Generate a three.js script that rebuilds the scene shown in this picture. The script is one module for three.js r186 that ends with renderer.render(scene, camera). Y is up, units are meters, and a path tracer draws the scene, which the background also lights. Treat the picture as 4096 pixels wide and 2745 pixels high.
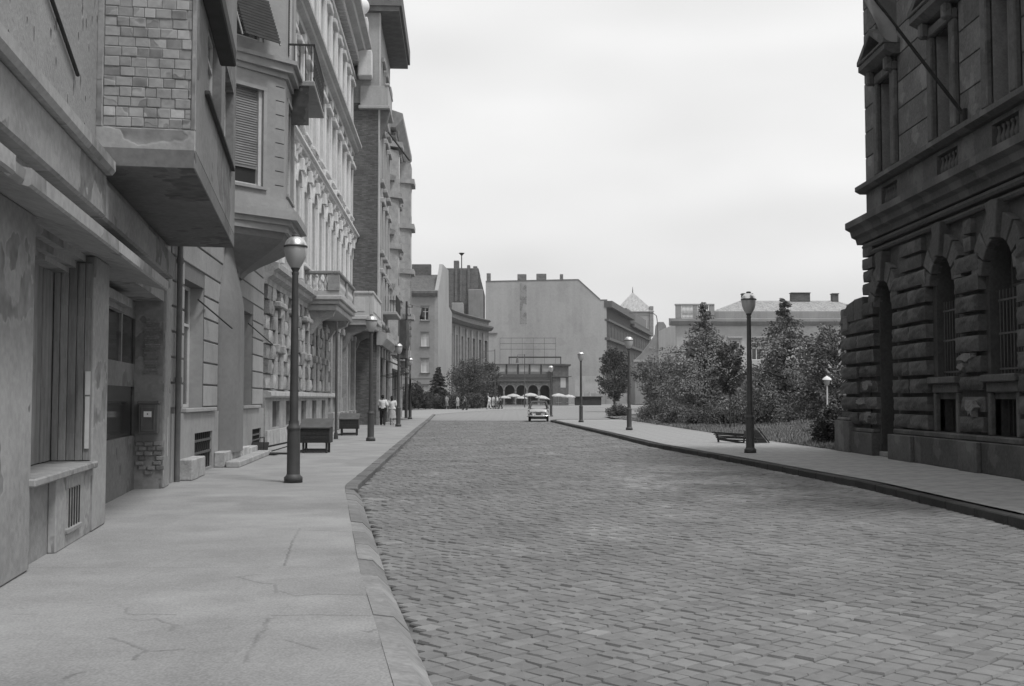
import * as THREE from 'three';
import { mergeGeometries, mergeVertices } from 'three/addons/utils/BufferGeometryUtils.js';
import { MarchingCubes } from 'three/addons/objects/MarchingCubes.js';

// ---------------------------------------------------------------- camera, sky, sun, exposure
const scene = new THREE.Scene();
const camera = new THREE.PerspectiveCamera(34.82, 1024 / 686, 0.1, 3000);
camera.position.set(0, 1.6, 0);
camera.rotation.x = Math.atan(126 / 2500);
const renderer = new THREE.WebGLRenderer({ antialias: true });
renderer.setSize(1024, 686);
renderer.toneMapping = THREE.LinearToneMapping;
renderer.toneMappingExposure = 1.5;
renderer.outputColorSpace = THREE.SRGBColorSpace;
renderer.shadowMap.enabled = true;
const sun = new THREE.DirectionalLight(0xffffff, 1.5);
sun.position.set(33, 85, 30);
sun.castShadow = true; sun.shadow.radius = 22; sun.shadow.mapSize.set(2048, 2048);
Object.assign(sun.shadow.camera, { left: -120, right: 120, top: 120, bottom: -120, near: 1, far: 400 });
sun.target.position.set(0, 0, -50);
sun.position.add(sun.target.position);
scene.add(sun, sun.target);

let seedV = 12345;
const rnd = () => { seedV = (seedV * 1664525 + 1013904223) >>> 0; return seedV / 4294967296; };
const rr = (a, b) => a + (b - a) * rnd();
const reseed = s => { seedV = s >>> 0; };
const hash = (x, y, s) => { let h = Math.imul(x, 374761393) ^ Math.imul(y, 668265263) ^ Math.imul(s, 2147483647 ^ 0x5bd1e995); h = Math.imul(h ^ (h >>> 13), 1274126177); return ((h ^ (h >>> 16)) >>> 0) / 4294967296; };
const sm = t => t * t * (3 - 2 * t);
function vn(x, y, per, s) {
  const xi = Math.floor(x), yi = Math.floor(y), fx = sm(x - xi), fy = sm(y - yi);
  const m = v => ((v % per) + per) % per, a = m(xi), b = m(xi + 1), c = m(yi), d = m(yi + 1);
  return (hash(a, c, s) * (1 - fx) + hash(b, c, s) * fx) * (1 - fy) + (hash(a, d, s) * (1 - fx) + hash(b, d, s) * fx) * fy;
}
function fbm(u, v, base, oct, s) { let t = 0, a = .5, n = 0, p = base; for (let i = 0; i < oct; i++) { t += a * vn(u * p, v * p, p, s + i * 17); n += a; a *= .5; p *= 2; } return t / n; }
const clamp = (x, a = 0, b = 1) => Math.min(b, Math.max(a, x));
const ss = (a, b, x) => sm(clamp((x - a) / (b - a)));

{ // overcast sky
  const w = 512, h = 256, d = new Float32Array(w * h * 4);
  for (let j = 0; j < h; j++) for (let i = 0; i < w; i++) {
    const v = j / h, u = i / w;
    const el = (v - .5) * Math.PI; // bottom row first
    const cl = fbm(u, v * 3, 14, 5, 91), c2 = fbm(u, v * 2, 40, 4, 92);
    let g = .56 + .24 * (cl - .5) + .1 * (c2 - .5);
    if (el < 0) g = .46;
    const k = (j * w + i) * 4; d[k] = g; d[k + 1] = g; d[k + 2] = g; d[k + 3] = 1;
  }
  const t = new THREE.DataTexture(d, w, h, THREE.RGBAFormat, THREE.FloatType);
  t.mapping = THREE.EquirectangularReflectionMapping; t.magFilter = t.minFilter = THREE.LinearFilter; t.wrapS = THREE.RepeatWrapping; t.needsUpdate = true;
  scene.background = t; scene.environment = t;
}
scene.fog = new THREE.FogExp2(new THREE.Color().setRGB(.78, .78, .78), 0.00016);

// ---------------------------------------------------------------- textures (grain, stains, wear) and materials
const enc = x => { x = clamp(x); return Math.round(255 * (x <= .0031308 ? 12.92 * x : 1.055 * Math.pow(x, 1 / 2.4) - .055)); };
function makeTex(size, metres, fn) {
  const c = new Uint8Array(size * size * 4), b = new Uint8Array(size * size * 4);
  for (let j = 0; j < size; j++) for (let i = 0; i < size; i++) {
    const [g, h] = fn(i / size, j / size), k = (j * size + i) * 4, e = enc(g), q = Math.round(255 * clamp(h));
    c[k] = c[k + 1] = c[k + 2] = e; b[k] = b[k + 1] = b[k + 2] = q; c[k + 3] = b[k + 3] = 255;
  }
  const mk = (d, srgb) => { const t = new THREE.DataTexture(d, size, size); t.wrapS = t.wrapT = THREE.RepeatWrapping; t.magFilter = THREE.LinearFilter; t.minFilter = THREE.LinearMipmapLinearFilter; t.generateMipmaps = true; t.anisotropy = 8; if (srgb) t.colorSpace = THREE.SRGBColorSpace; t.repeat.set(1 / metres, 1 / metres); t.needsUpdate = true; return t; };
  return { map: mk(c, true), bump: mk(b, false) };
}
const pocks = []; reseed(7); for (let i = 0; i < 60; i++) pocks.push([rnd(), rnd(), rr(.006, .013), rr(1.4, 3.4)]);
const T = {
  plaster: makeTex(512, 5, (u, v) => { const a = fbm(u, v, 4, 6, 1), b = fbm(u, v, 64, 3, 2), s = fbm(u * 1, v * .12 + .3, 24, 3, 3); return [.78 + .34 * (a - .5) + .16 * (b - .5) + .14 * (s - .5), .5 + .5 * (b - .5) + .3 * (a - .5)]; }),
  worn: makeTex(1024, 6, (u, v) => {
    const a = fbm(u, v, 4, 6, 11), b = fbm(u, v, 96, 3, 12), p = fbm(u, v, 7, 5, 13);
    const peel = ss(.57, .59, p), rim = ss(.555, .57, p) - peel;
    let g = .77 + .6 * (a - .5) + .3 * (b - .5), h = .6 + .3 * (b - .5);
    g = g * (1 - peel) + peel * (.56 + .6 * (fbm(u, v, 40, 3, 14) - .5)) + rim * .08; h -= peel * .35;
    return [g, h];
  }),
  pocked: makeTex(1024, 3.2, (u, v) => {
    const a = fbm(u, v, 3, 6, 21), b = fbm(u, v, 80, 3, 22);
    let g = .78 + .34 * (a - .5) + .2 * (b - .5), h = .75 + .16 * (b - .5);
    for (const [x, y, r, e] of pocks) { let dx = Math.abs(u - x), dy = Math.abs(v - y); dx = Math.min(dx, 1 - dx); dy = Math.min(dy, 1 - dy); dy /= e; if (dx > .05 || dy > .05) continue; const q = Math.hypot(dx, dy) / r * (1 + .7 * (fbm(u, v, 60, 2, 5) - .5)); if (q < 1) { h -= .7 * (1 - q * q); g *= .38 + .45 * q; } else if (q < 1.7) g *= 1.1; }
    return [g, h];
  }),
  stone: makeTex(512, 2.2, (u, v) => { const a = fbm(u, v, 5, 6, 31), b = fbm(u, v, 70, 3, 32), c = ss(.56, .7, fbm(u, v, 6, 4, 33)); return [.74 + .5 * (a - .5) + .35 * (b - .5) + .12 * c, .5 + .6 * (b - .5) + .5 * (a - .5)]; }),
  soot: makeTex(512, 3, (u, v) => { const a = fbm(u, v, 4, 6, 41), b = fbm(u, v, 60, 3, 42), c = ss(.6, .68, fbm(u, v, 5, 5, 43)); return [.6 + .5 * (a - .5) + .35 * (b - .5) + .3 * c, .5 + .6 * (b - .5) + .5 * (a - .5)]; }),
  grain: makeTex(512, 1.4, (u, v) => { const a = fbm(u, v, 8, 5, 51), b = hash(Math.floor(u * 512), Math.floor(v * 512), 52); return [.76 + .4 * (a - .5) + .2 * (b - .5), .5 + .5 * (a - .5) + .3 * (b - .5)]; }),
  wood: makeTex(512, 1.6, (u, v) => { const a = fbm(u, v * .04, 64, 4, 61), b = fbm(u, v, 4, 4, 62), c = fbm(u, v * .2, 128, 2, 63); return [.72 + .5 * (a - .5) + .35 * (b - .5) + .2 * (c - .5), .5 + .7 * (a - .5)]; }),
  brick: makeTex(1024, 4, (u, v) => { // masonry courses too far off to tell apart
    const rows = 52, r = Math.floor(v * rows), fv = v * rows - r, x = u * 16 + (r % 2) * .5, xi = Math.floor(x), fu = x - xi; const j = fv < .16 || fu < .05;
    const t = hash(xi % 16, r, 71), n = fbm(u, v, 6, 5, 72), f = fbm(u, v, 90, 2, 73);
    return [j ? .62 + .3 * (n - .5) : .5 + .42 * t + .4 * (n - .5) + .2 * (f - .5), j ? .2 : .7 + .2 * f];
  }),
  facade: makeTex(1024, 30, (u, v) => { const a = fbm(u, v, 3, 7, 201), b = fbm(u, v, 120, 3, 202), s = fbm(u, v * .08 + .2, 40, 3, 203), c = ss(.57, .62, fbm(u, v, 9, 5, 204)); return [.78 + .26 * (a - .5) + .12 * (b - .5) + .14 * (s - .5) - .05 * c, .5 + .6 * (b - .5)]; }),
  tile: makeTex(512, 3, (u, v) => { const rows = 12, r = Math.floor(v * rows), fv = v * rows - r, xi = Math.floor(u * 18 + (r % 2) * .5); return [.55 + .35 * hash(xi % 18, r, 81) + .3 * (fbm(u, v, 6, 4, 82) - .5) - .2 * (fv < .12), fv]; }),
};
const mats = new Map();
function M(g, tex, o = {}) {
  const key = g + '|' + (tex || '') + JSON.stringify(o);
  if (mats.has(key)) return mats.get(key);
  const { bump = .006, rough = .92, ...rest } = o;
  const m = new THREE.MeshStandardMaterial({ roughness: rough, metalness: 0, ...rest });
  m.color.setRGB(g, g, g);
  if (tex) { m.map = T[tex].map; if (bump) { m.bumpMap = T[tex].bump; m.bumpScale = bump; } }
  mats.set(key, m); return m;
}
const glassM = new THREE.MeshPhysicalMaterial({ roughness: .06, metalness: 0, transmission: 1, thickness: 0, ior: 1.5, color: 0xffffff });
const darkRoomPane = new THREE.MeshStandardMaterial({ roughness: .12, metalness: 0 }); darkRoomPane.color.setRGB(.05, .05, .05);  // opaque panes, no rooms behind; unlit interior dark is put into the colour
const opal = new THREE.MeshPhysicalMaterial({ roughness: .28, clearcoat: .6, clearcoatRoughness: .1 }); opal.color.setRGB(.42, .42, .42);
const alu = new THREE.MeshStandardMaterial({ roughness: .3, metalness: .85 }); alu.color.setRGB(.72, .72, .72);

// ---------------------------------------------------------------- geometry helpers
function uvm(g, ox = 0, oy = 0) { // uv in metres, projected along the main axis of each face
  if (g.index) g = g.toNonIndexed();
  const p = g.attributes.position, n = new Float32Array(p.count * 2), a = new THREE.Vector3(), b = new THREE.Vector3(), c = new THREE.Vector3(), e = new THREE.Vector3(), f = new THREE.Vector3();
  for (let i = 0; i < p.count; i += 3) {
    a.fromBufferAttribute(p, i); b.fromBufferAttribute(p, i + 1); c.fromBufferAttribute(p, i + 2);
    e.subVectors(b, a); f.subVectors(c, a); e.cross(f);
    const x = Math.abs(e.x), y = Math.abs(e.y), z = Math.abs(e.z);
    [a, b, c].forEach((q, k) => { const o = (i + k) * 2; if (y >= x && y >= z) { n[o] = q.x; n[o + 1] = q.z; } else if (x >= z) { n[o] = q.z + .37; n[o + 1] = q.y; } else { n[o] = q.x; n[o + 1] = q.y; } n[o] += ox; n[o + 1] += oy; });
  }
  g.setAttribute('uv', new THREE.BufferAttribute(n, 2));
  if (!g.attributes.normal) g.computeVertexNormals();
  for (const k of Object.keys(g.attributes)) if (!['position', 'normal', 'uv', 'color'].includes(k)) g.deleteAttribute(k);
  return g;
}
const fix = g => { if (g.index) g = g.toNonIndexed(); if (!g.attributes.normal) g.computeVertexNormals(); for (const k of Object.keys(g.attributes)) if (!['position', 'normal'].includes(k)) g.deleteAttribute(k); g.morphAttributes = {}; return g; };
function bx(x0, x1, y0, y1, z0, z1) { const g = new THREE.BoxGeometry(Math.abs(x1 - x0), Math.abs(y1 - y0), Math.abs(z1 - z0)); g.translate((x0 + x1) / 2, (y0 + y1) / 2, (z0 + z1) / 2); return g; }
function cb(x0, x1, y0, y1, z0, z1, c = .01) { // box with chamfered edges, 44 triangles
  const lo = [x0, y0, z0], hi = [x1, y1, z1], ctr = [(x0 + x1) / 2, (y0 + y1) / 2, (z0 + z1) / 2], pos = [];
  c = Math.min(c, (x1 - x0) * .45, (y1 - y0) * .45, (z1 - z0) * .45);
  const V = (cn, ax) => cn.map((s, k) => k === ax ? (s ? hi[k] : lo[k]) : (s ? hi[k] - c : lo[k] + c));
  const tri = (a, b, d) => {
    const ux = b[0] - a[0], uy = b[1] - a[1], uz = b[2] - a[2], vx = d[0] - a[0], vy = d[1] - a[1], vz = d[2] - a[2];
    const n = [uy * vz - uz * vy, uz * vx - ux * vz, ux * vy - uy * vx];
    const o = n[0] * (a[0] - ctr[0]) + n[1] * (a[1] - ctr[1]) + n[2] * (a[2] - ctr[2]);
    if (o >= 0) pos.push(...a, ...b, ...d); else pos.push(...a, ...d, ...b);
  };
  const quad = (a, b, d, e) => { tri(a, b, d); tri(a, d, e); };
  for (let ax = 0; ax < 3; ax++) { const b = (ax + 1) % 3, d = (ax + 2) % 3;
    for (const s of [0, 1]) { const q = (i, j) => { const cn = [0, 0, 0]; cn[ax] = s; cn[b] = i; cn[d] = j; return V(cn, ax); }; quad(q(0, 0), q(1, 0), q(1, 1), q(0, 1)); }
    for (const i of [0, 1]) for (const j of [0, 1]) { const q = (k, f) => { const cn = [0, 0, 0]; cn[ax] = k; cn[b] = i; cn[d] = j; return V(cn, f); }; quad(q(0, b), q(1, b), q(1, d), q(0, d)); }
  }
  for (let k = 0; k < 8; k++) { const cn = [k & 1, (k >> 1) & 1, (k >> 2) & 1]; tri(V(cn, 0), V(cn, 1), V(cn, 2)); }
  const g = new THREE.BufferGeometry(); g.setAttribute('position', new THREE.Float32BufferAttribute(pos, 3)); g.computeVertexNormals(); return g;
}
function rough(x0, x1, y0, y1, z0, z1, amp, nx = 5, ny = 4, sd = 1) { // block whose front (+z) face is hewn
  const g = new THREE.BoxGeometry(x1 - x0, y1 - y0, z1 - z0, nx, ny, 1); g.translate((x0 + x1) / 2, (y0 + y1) / 2, (z0 + z1) / 2);
  const p = g.attributes.position;
  for (let i = 0; i < p.count; i++) if (p.getZ(i) > (z0 + z1) / 2) { const x = p.getX(i), y = p.getY(i), ed = Math.min(x - x0, x1 - x, y - y0, y1 - y) < .004; const n = hash(Math.round(x * 331), Math.round(y * 331), sd); p.setZ(i, p.getZ(i) - (ed ? amp * (.75 + .5 * n) : amp * .9 * n)); }
  g.computeVertexNormals(); return g;
}
const cyl = (x, y0, y1, z, r0, r1 = r0, n = 14) => { const g = new THREE.CylinderGeometry(r1, r0, y1 - y0, n); g.translate(x, (y0 + y1) / 2, z); return g; };
function bar(a, b, r, n = 7, r2 = r) { const A = new THREE.Vector3(...a), B = new THREE.Vector3(...b), L = A.distanceTo(B), g = new THREE.CylinderGeometry(r2, r, L, n); g.translate(0, L / 2, 0); g.applyQuaternion(new THREE.Quaternion().setFromUnitVectors(new THREE.Vector3(0, 1, 0), B.clone().sub(A).normalize())); g.translate(...a); return g; }
function beam(a, b, w, h) { const A = new THREE.Vector3(...a), B = new THREE.Vector3(...b), L = A.distanceTo(B), g = new THREE.BoxGeometry(w, h, L); g.translate(0, 0, L / 2); const m = new THREE.Matrix4().lookAt(B, A, new THREE.Vector3(0, 1, .01)); g.applyMatrix4(m); g.translate(...a); return g; }
const lathe = (pts, n = 20) => new THREE.LatheGeometry(pts.map(p => new THREE.Vector2(...p)), n);
const mv = (g, x, y, z) => { g.translate(x, y, z); return g; };
function shapeOf(pts) { const s = new THREE.Shape(); pts.forEach((p, i) => i ? s.lineTo(...p) : s.moveTo(...p)); return s; }
function ext(pts, z0, z1, holes = [], bev = 0) { // outline in x,y pushed from z0 to z1
  const s = shapeOf(pts); for (const h of holes) { const q = new THREE.Path(); h.forEach((p, i) => i ? q.lineTo(...p) : q.moveTo(...p)); s.holes.push(q); }
  const g = new THREE.ExtrudeGeometry(s, { depth: z1 - z0 - 2 * bev, bevelEnabled: bev > 0, bevelSize: bev, bevelThickness: bev, bevelOffset: -bev, bevelSegments: 1, curveSegments: 8 }); g.translate(0, 0, z0 + bev); return g;
}
const rect = (x0, x1, y0, y1) => [[x0, y0], [x1, y0], [x1, y1], [x0, y1]];
const rectH = (x0, x1, y0, y1) => [[x0, y0], [x0, y1], [x1, y1], [x1, y0]];
function arch(x0, x1, y0, y1, n = 10) { const r = (x1 - x0) / 2, cx = (x0 + x1) / 2, ys = y1 - r, p = [[x0, y0]]; for (let i = 0; i <= n; i++) { const a = Math.PI - Math.PI * i / n; p.push([cx + r * Math.cos(a), ys + r * Math.sin(a)]); } p.push([x1, y0]); return p; }
function profile(pts, x0, x1) { // a moulding: outline in (z out, y up) swept along x
  const s = shapeOf(pts.map(([z, y]) => [z, y])); const g = new THREE.ExtrudeGeometry(s, { depth: x1 - x0, bevelEnabled: false }); // x=z, y=y, z=along
  const p = g.attributes.position; for (let i = 0; i < p.count; i++) { const a = p.getX(i), c = p.getZ(i); p.setX(i, x0 + (x1 - x0) - c); p.setZ(i, a); } 
  g.computeVertexNormals(); return g;
}
function prism(plan, y0, y1) { // plan outline in (x, z), counter-clockwise seen from above or not
  const s = shapeOf(plan.map(([x, z]) => [x, -z])); const g = new THREE.ExtrudeGeometry(s, { depth: y1 - y0, bevelEnabled: false }); g.rotateX(-Math.PI / 2); g.translate(0, y0, 0); return g;
}
const names = {};
function numbered(n) { const k = names[n] = (names[n] ?? -1) + 1; return k ? `${n}_${String(k).padStart(3, '0')}` : n; }
function P(name, geos, mat, parent, ox = 0, oy = 0) {
  const list = (Array.isArray(geos) ? geos : [geos]).map(fix);
  const m = new THREE.Mesh(uvm(list.length > 1 ? mergeGeometries(list) : list[0], ox, oy), mat);
  m.name = parent ? name : numbered(name); m.castShadow = m.receiveShadow = true; (parent || scene).add(m); return m;
}
const Ps = (name, geos, mat, parent, ox = 0, oy = 0) => geos.map((g, i) => P(name, g, mat, parent, ox + i * .7, oy));
function share(name, geo, mat, parent, x = 0, y = 0, z = 0) { const m = new THREE.Mesh(geo, mat); m.name = parent ? name : numbered(name); m.position.set(x, y, z); m.castShadow = m.receiveShadow = true; (parent || scene).add(m); return m; }
function thing(name, label, category, [x, y, z] = [0, 0, 0], turn = 0, group) { const o = new THREE.Group(); o.name = numbered(name); o.position.set(x, y, z); o.rotation.y = turn; o.userData = { label, category }; if (group) o.userData.group = group; scene.add(o); return o; }
function tag(o, label, category, group) { Object.assign(o.userData, { label, category }); if (group) o.userData.group = group; return o; }
function copy(o, [x, y, z], turn = 0, label) { const c = o.clone(); c.userData = { ...o.userData }; c.name = numbered(o.name.replace(/_\d{3}$/, '')); c.position.set(x, y, z); c.rotation.y = turn; if (label) c.userData.label = label; scene.add(c); return c; }
const struct = (o, label) => { o.userData.kind = 'structure'; if (label) o.userData.label = label; return o; };
// a building frame: local x runs along the facade, z points out to the street
const facing = (dx, dz) => Math.atan2(-dz, dx);
const rise = z => .45 * ss(-85, -190, z);
// ---------------------------------------------------------------- ground, road, pavements, park
const polyX = pts => z => { for (let i = 0; i < pts.length - 1; i++) { const [xa, za] = pts[i], [xb, zb] = pts[i + 1]; if (z <= za && z >= zb) return xa + (xb - xa) * (z - za) / (zb - za); } return z > pts[0][1] ? pts[0][0] : pts[pts.length - 1][0]; };
const kerbL = polyX([[1.05, 4], [-.66, -6.2], [-1.44, -10.4], [-3.06, -20.1], [-4.2, -41], [-5.35, -62], [-6.5, -84], [-7.6, -104]]);
const kerbR = polyX([[6.4, 6], [6.75, -9], [6.93, -15], [6.86, -21], [6.15, -28.8], [5.1, -38.8], [4.45, -53], [3.72, -66], [2.97, -79], [3.3, -82.5]]);
function sheet(x0, x1, z0, z1, nx, nz, yf) { // a grid between two x limits that may depend on z
  const pos = [], idx = [], X0 = typeof x0 === 'function' ? x0 : () => x0, X1 = typeof x1 === 'function' ? x1 : () => x1;
  for (let j = 0; j <= nz; j++) { const z = z0 + (z1 - z0) * j / nz; for (let i = 0; i <= nx; i++) { const x = X0(z) + (X1(z) - X0(z)) * i / nx; pos.push(x, yf(x, z), z); } }
  for (let j = 0; j < nz; j++) for (let i = 0; i < nx; i++) { const a = j * (nx + 1) + i, b = a + 1, c = a + nx + 1, d = c + 1; idx.push(a, b, c, b, d, c); }
  const g = new THREE.BufferGeometry(); g.setAttribute('position', new THREE.Float32BufferAttribute(pos, 3)); g.setIndex(idx); g.computeVertexNormals(); return g;
}
struct(P('ground', [sheet(-700, 900, 30, -280, 8, 90, (x, z) => -.17 + .05 * ss(-83, -86, z) + rise(z)), sheet(-900, 1200, -280, -1400, 4, 4, () => .3)], M(.3, 'grain', { bump: .004 })));

// road of basalt setts laid in diagonal courses
const road = new THREE.Group(); road.name = 'road'; struct(road); scene.add(road);
{
  const size = 512, c = new Uint8Array(size * size * 4); // sand and dirt in the joints
  for (let j = 0; j < size; j++) for (let i = 0; i < size; i++) { const u = i / size, v = j / size, x = -8 + u * 16, z = -90 * v, n = fbm(u, v * 4, 12, 5, 301); const sand = ss(.42, .58, n - .16 + .3 * (x > 1.6 && z > -10.5) + .12 * (x > 4)); const e = enc(.03 + .16 * sand), k = (j * size + i) * 4; c[k] = c[k + 1] = c[k + 2] = e; c[k + 3] = 255; }
  const t = new THREE.DataTexture(c, size, size); t.colorSpace = THREE.SRGBColorSpace; t.magFilter = THREE.LinearFilter; t.needsUpdate = true;
  const g = sheet(z => kerbL(z) - .1, z => kerbR(z) + .1, 5, -84.5, 2, 60, () => -.148); const p = g.attributes.position, uv = new Float32Array(p.count * 2); for (let i = 0; i < p.count; i++) { uv[2 * i] = (p.getX(i) + 8) / 16; uv[2 * i + 1] = -p.getZ(i) / 90; } g.setAttribute('uv', new THREE.BufferAttribute(uv, 2));
  const m = new THREE.Mesh(g, new THREE.MeshStandardMaterial({ map: t, roughness: 1 })); m.name = 'joint_bed'; m.receiveShadow = true; road.add(m);
  // four sett shapes with rounded heads
  const heads = [], tones = []; reseed(55);
  for (let k = 0; k < 5; k++) {
    const L = .16, W = .16, o = () => rr(-.005, .005), b = [[-W / 2 + o(), -L / 2 + o()], [W / 2 + o(), -L / 2 + o()], [W / 2 + o(), L / 2 + o()], [-W / 2 + o(), L / 2 + o()]];
    const ring = (sc, y) => b.map(([x, z]) => [x * sc, y + rr(-.003, .003), z * sc]), r0 = ring(1.02, -.1), r1 = ring(.985, -.016), r2 = ring(.88, 0), top = [0, .004, 0], pos = [];
    for (let i = 0; i < 4; i++) { const j = (i + 1) % 4; for (const [a, q] of [[r0, r1], [r1, r2]]) pos.push(...a[i], ...q[i], ...a[j], ...a[j], ...q[i], ...q[j]); pos.push(...r2[i], ...top, ...r2[j]); }
    let gg = new THREE.BufferGeometry(); gg.setAttribute('position', new THREE.Float32BufferAttribute(pos, 3)); gg.computeVertexNormals(); heads.push(uvm(gg, k * .31, k * .17));
  }
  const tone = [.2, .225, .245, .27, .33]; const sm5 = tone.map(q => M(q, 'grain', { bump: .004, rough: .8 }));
  const places = []; reseed(77); const q = .166;
  for (let i = -420; i < 420; i++) { let bb = -75 + rnd() * q, L = q; while (bb < 75) {
    const prev = L; L = rr(.145, .19); bb += (prev + L) / 2; const a = i * q + rr(-.004, .004), x = (a + bb) * .70711 + 1.5, z = (a - bb) * .70711 - 40;
    if (z > 3 || z < -84 || x > .62 * -z + 5 || x < -.62 * -z - 5) continue; if (x < kerbL(z) + (z > -20.3 ? .27 : .21) || x > kerbR(z) - .13) continue;
    const n = fbm(x * .05 + 3, z * .05 + 9, 16, 4, 311), dust = ss(.8, 0, Math.hypot((x - 4.4) / 4, (z + 23) / 11)) * ss(.3, .55, n);
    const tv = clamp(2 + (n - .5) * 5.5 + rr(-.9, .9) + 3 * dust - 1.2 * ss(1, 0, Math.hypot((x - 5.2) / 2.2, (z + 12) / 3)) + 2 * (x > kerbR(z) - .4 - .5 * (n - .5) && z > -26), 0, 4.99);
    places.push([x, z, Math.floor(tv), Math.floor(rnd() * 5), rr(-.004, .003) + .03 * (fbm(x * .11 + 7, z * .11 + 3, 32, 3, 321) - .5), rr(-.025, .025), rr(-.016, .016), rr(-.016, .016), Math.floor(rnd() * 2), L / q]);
  } }
  const vis = places.filter(p => p[1] < -5.6 && Math.abs(p[0]) < .47 * -p[1]).sort((a, b) => b[1] - a[1]).slice(0, 290); const near = new Set(vis);
  const put = (o, p) => { o.position.set(p[0], -.118 + p[4], p[1]); o.rotation.set(p[6], -Math.PI / 4 + p[5] + p[8] * Math.PI, p[7]); o.scale.set(1, 1, p[9]); };
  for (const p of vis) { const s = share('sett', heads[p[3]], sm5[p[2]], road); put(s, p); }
  const rest = places.filter(p => !near.has(p)), d = new THREE.Object3D(); const white = M(1, 'grain', { bump: .004, rough: .8 });
  for (let k = 0; k < 5; k++) { const r = rest.filter(p => p[3] === k), im = new THREE.InstancedMesh(heads[k], white, r.length); im.name = 'sett_courses'; im.userData.kind = 'stuff'; const col = new THREE.Color(); r.forEach((p, i) => { d.position.set(0, 0, 0); put(d, p); d.updateMatrix(); im.setMatrixAt(i, d.matrix); const t = tone[p[2]] * (1 + p[5] * 3); col.setRGB(t, t, t); im.setColorAt(i, col); }); im.castShadow = im.receiveShadow = true; road.add(im); }
}
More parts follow.
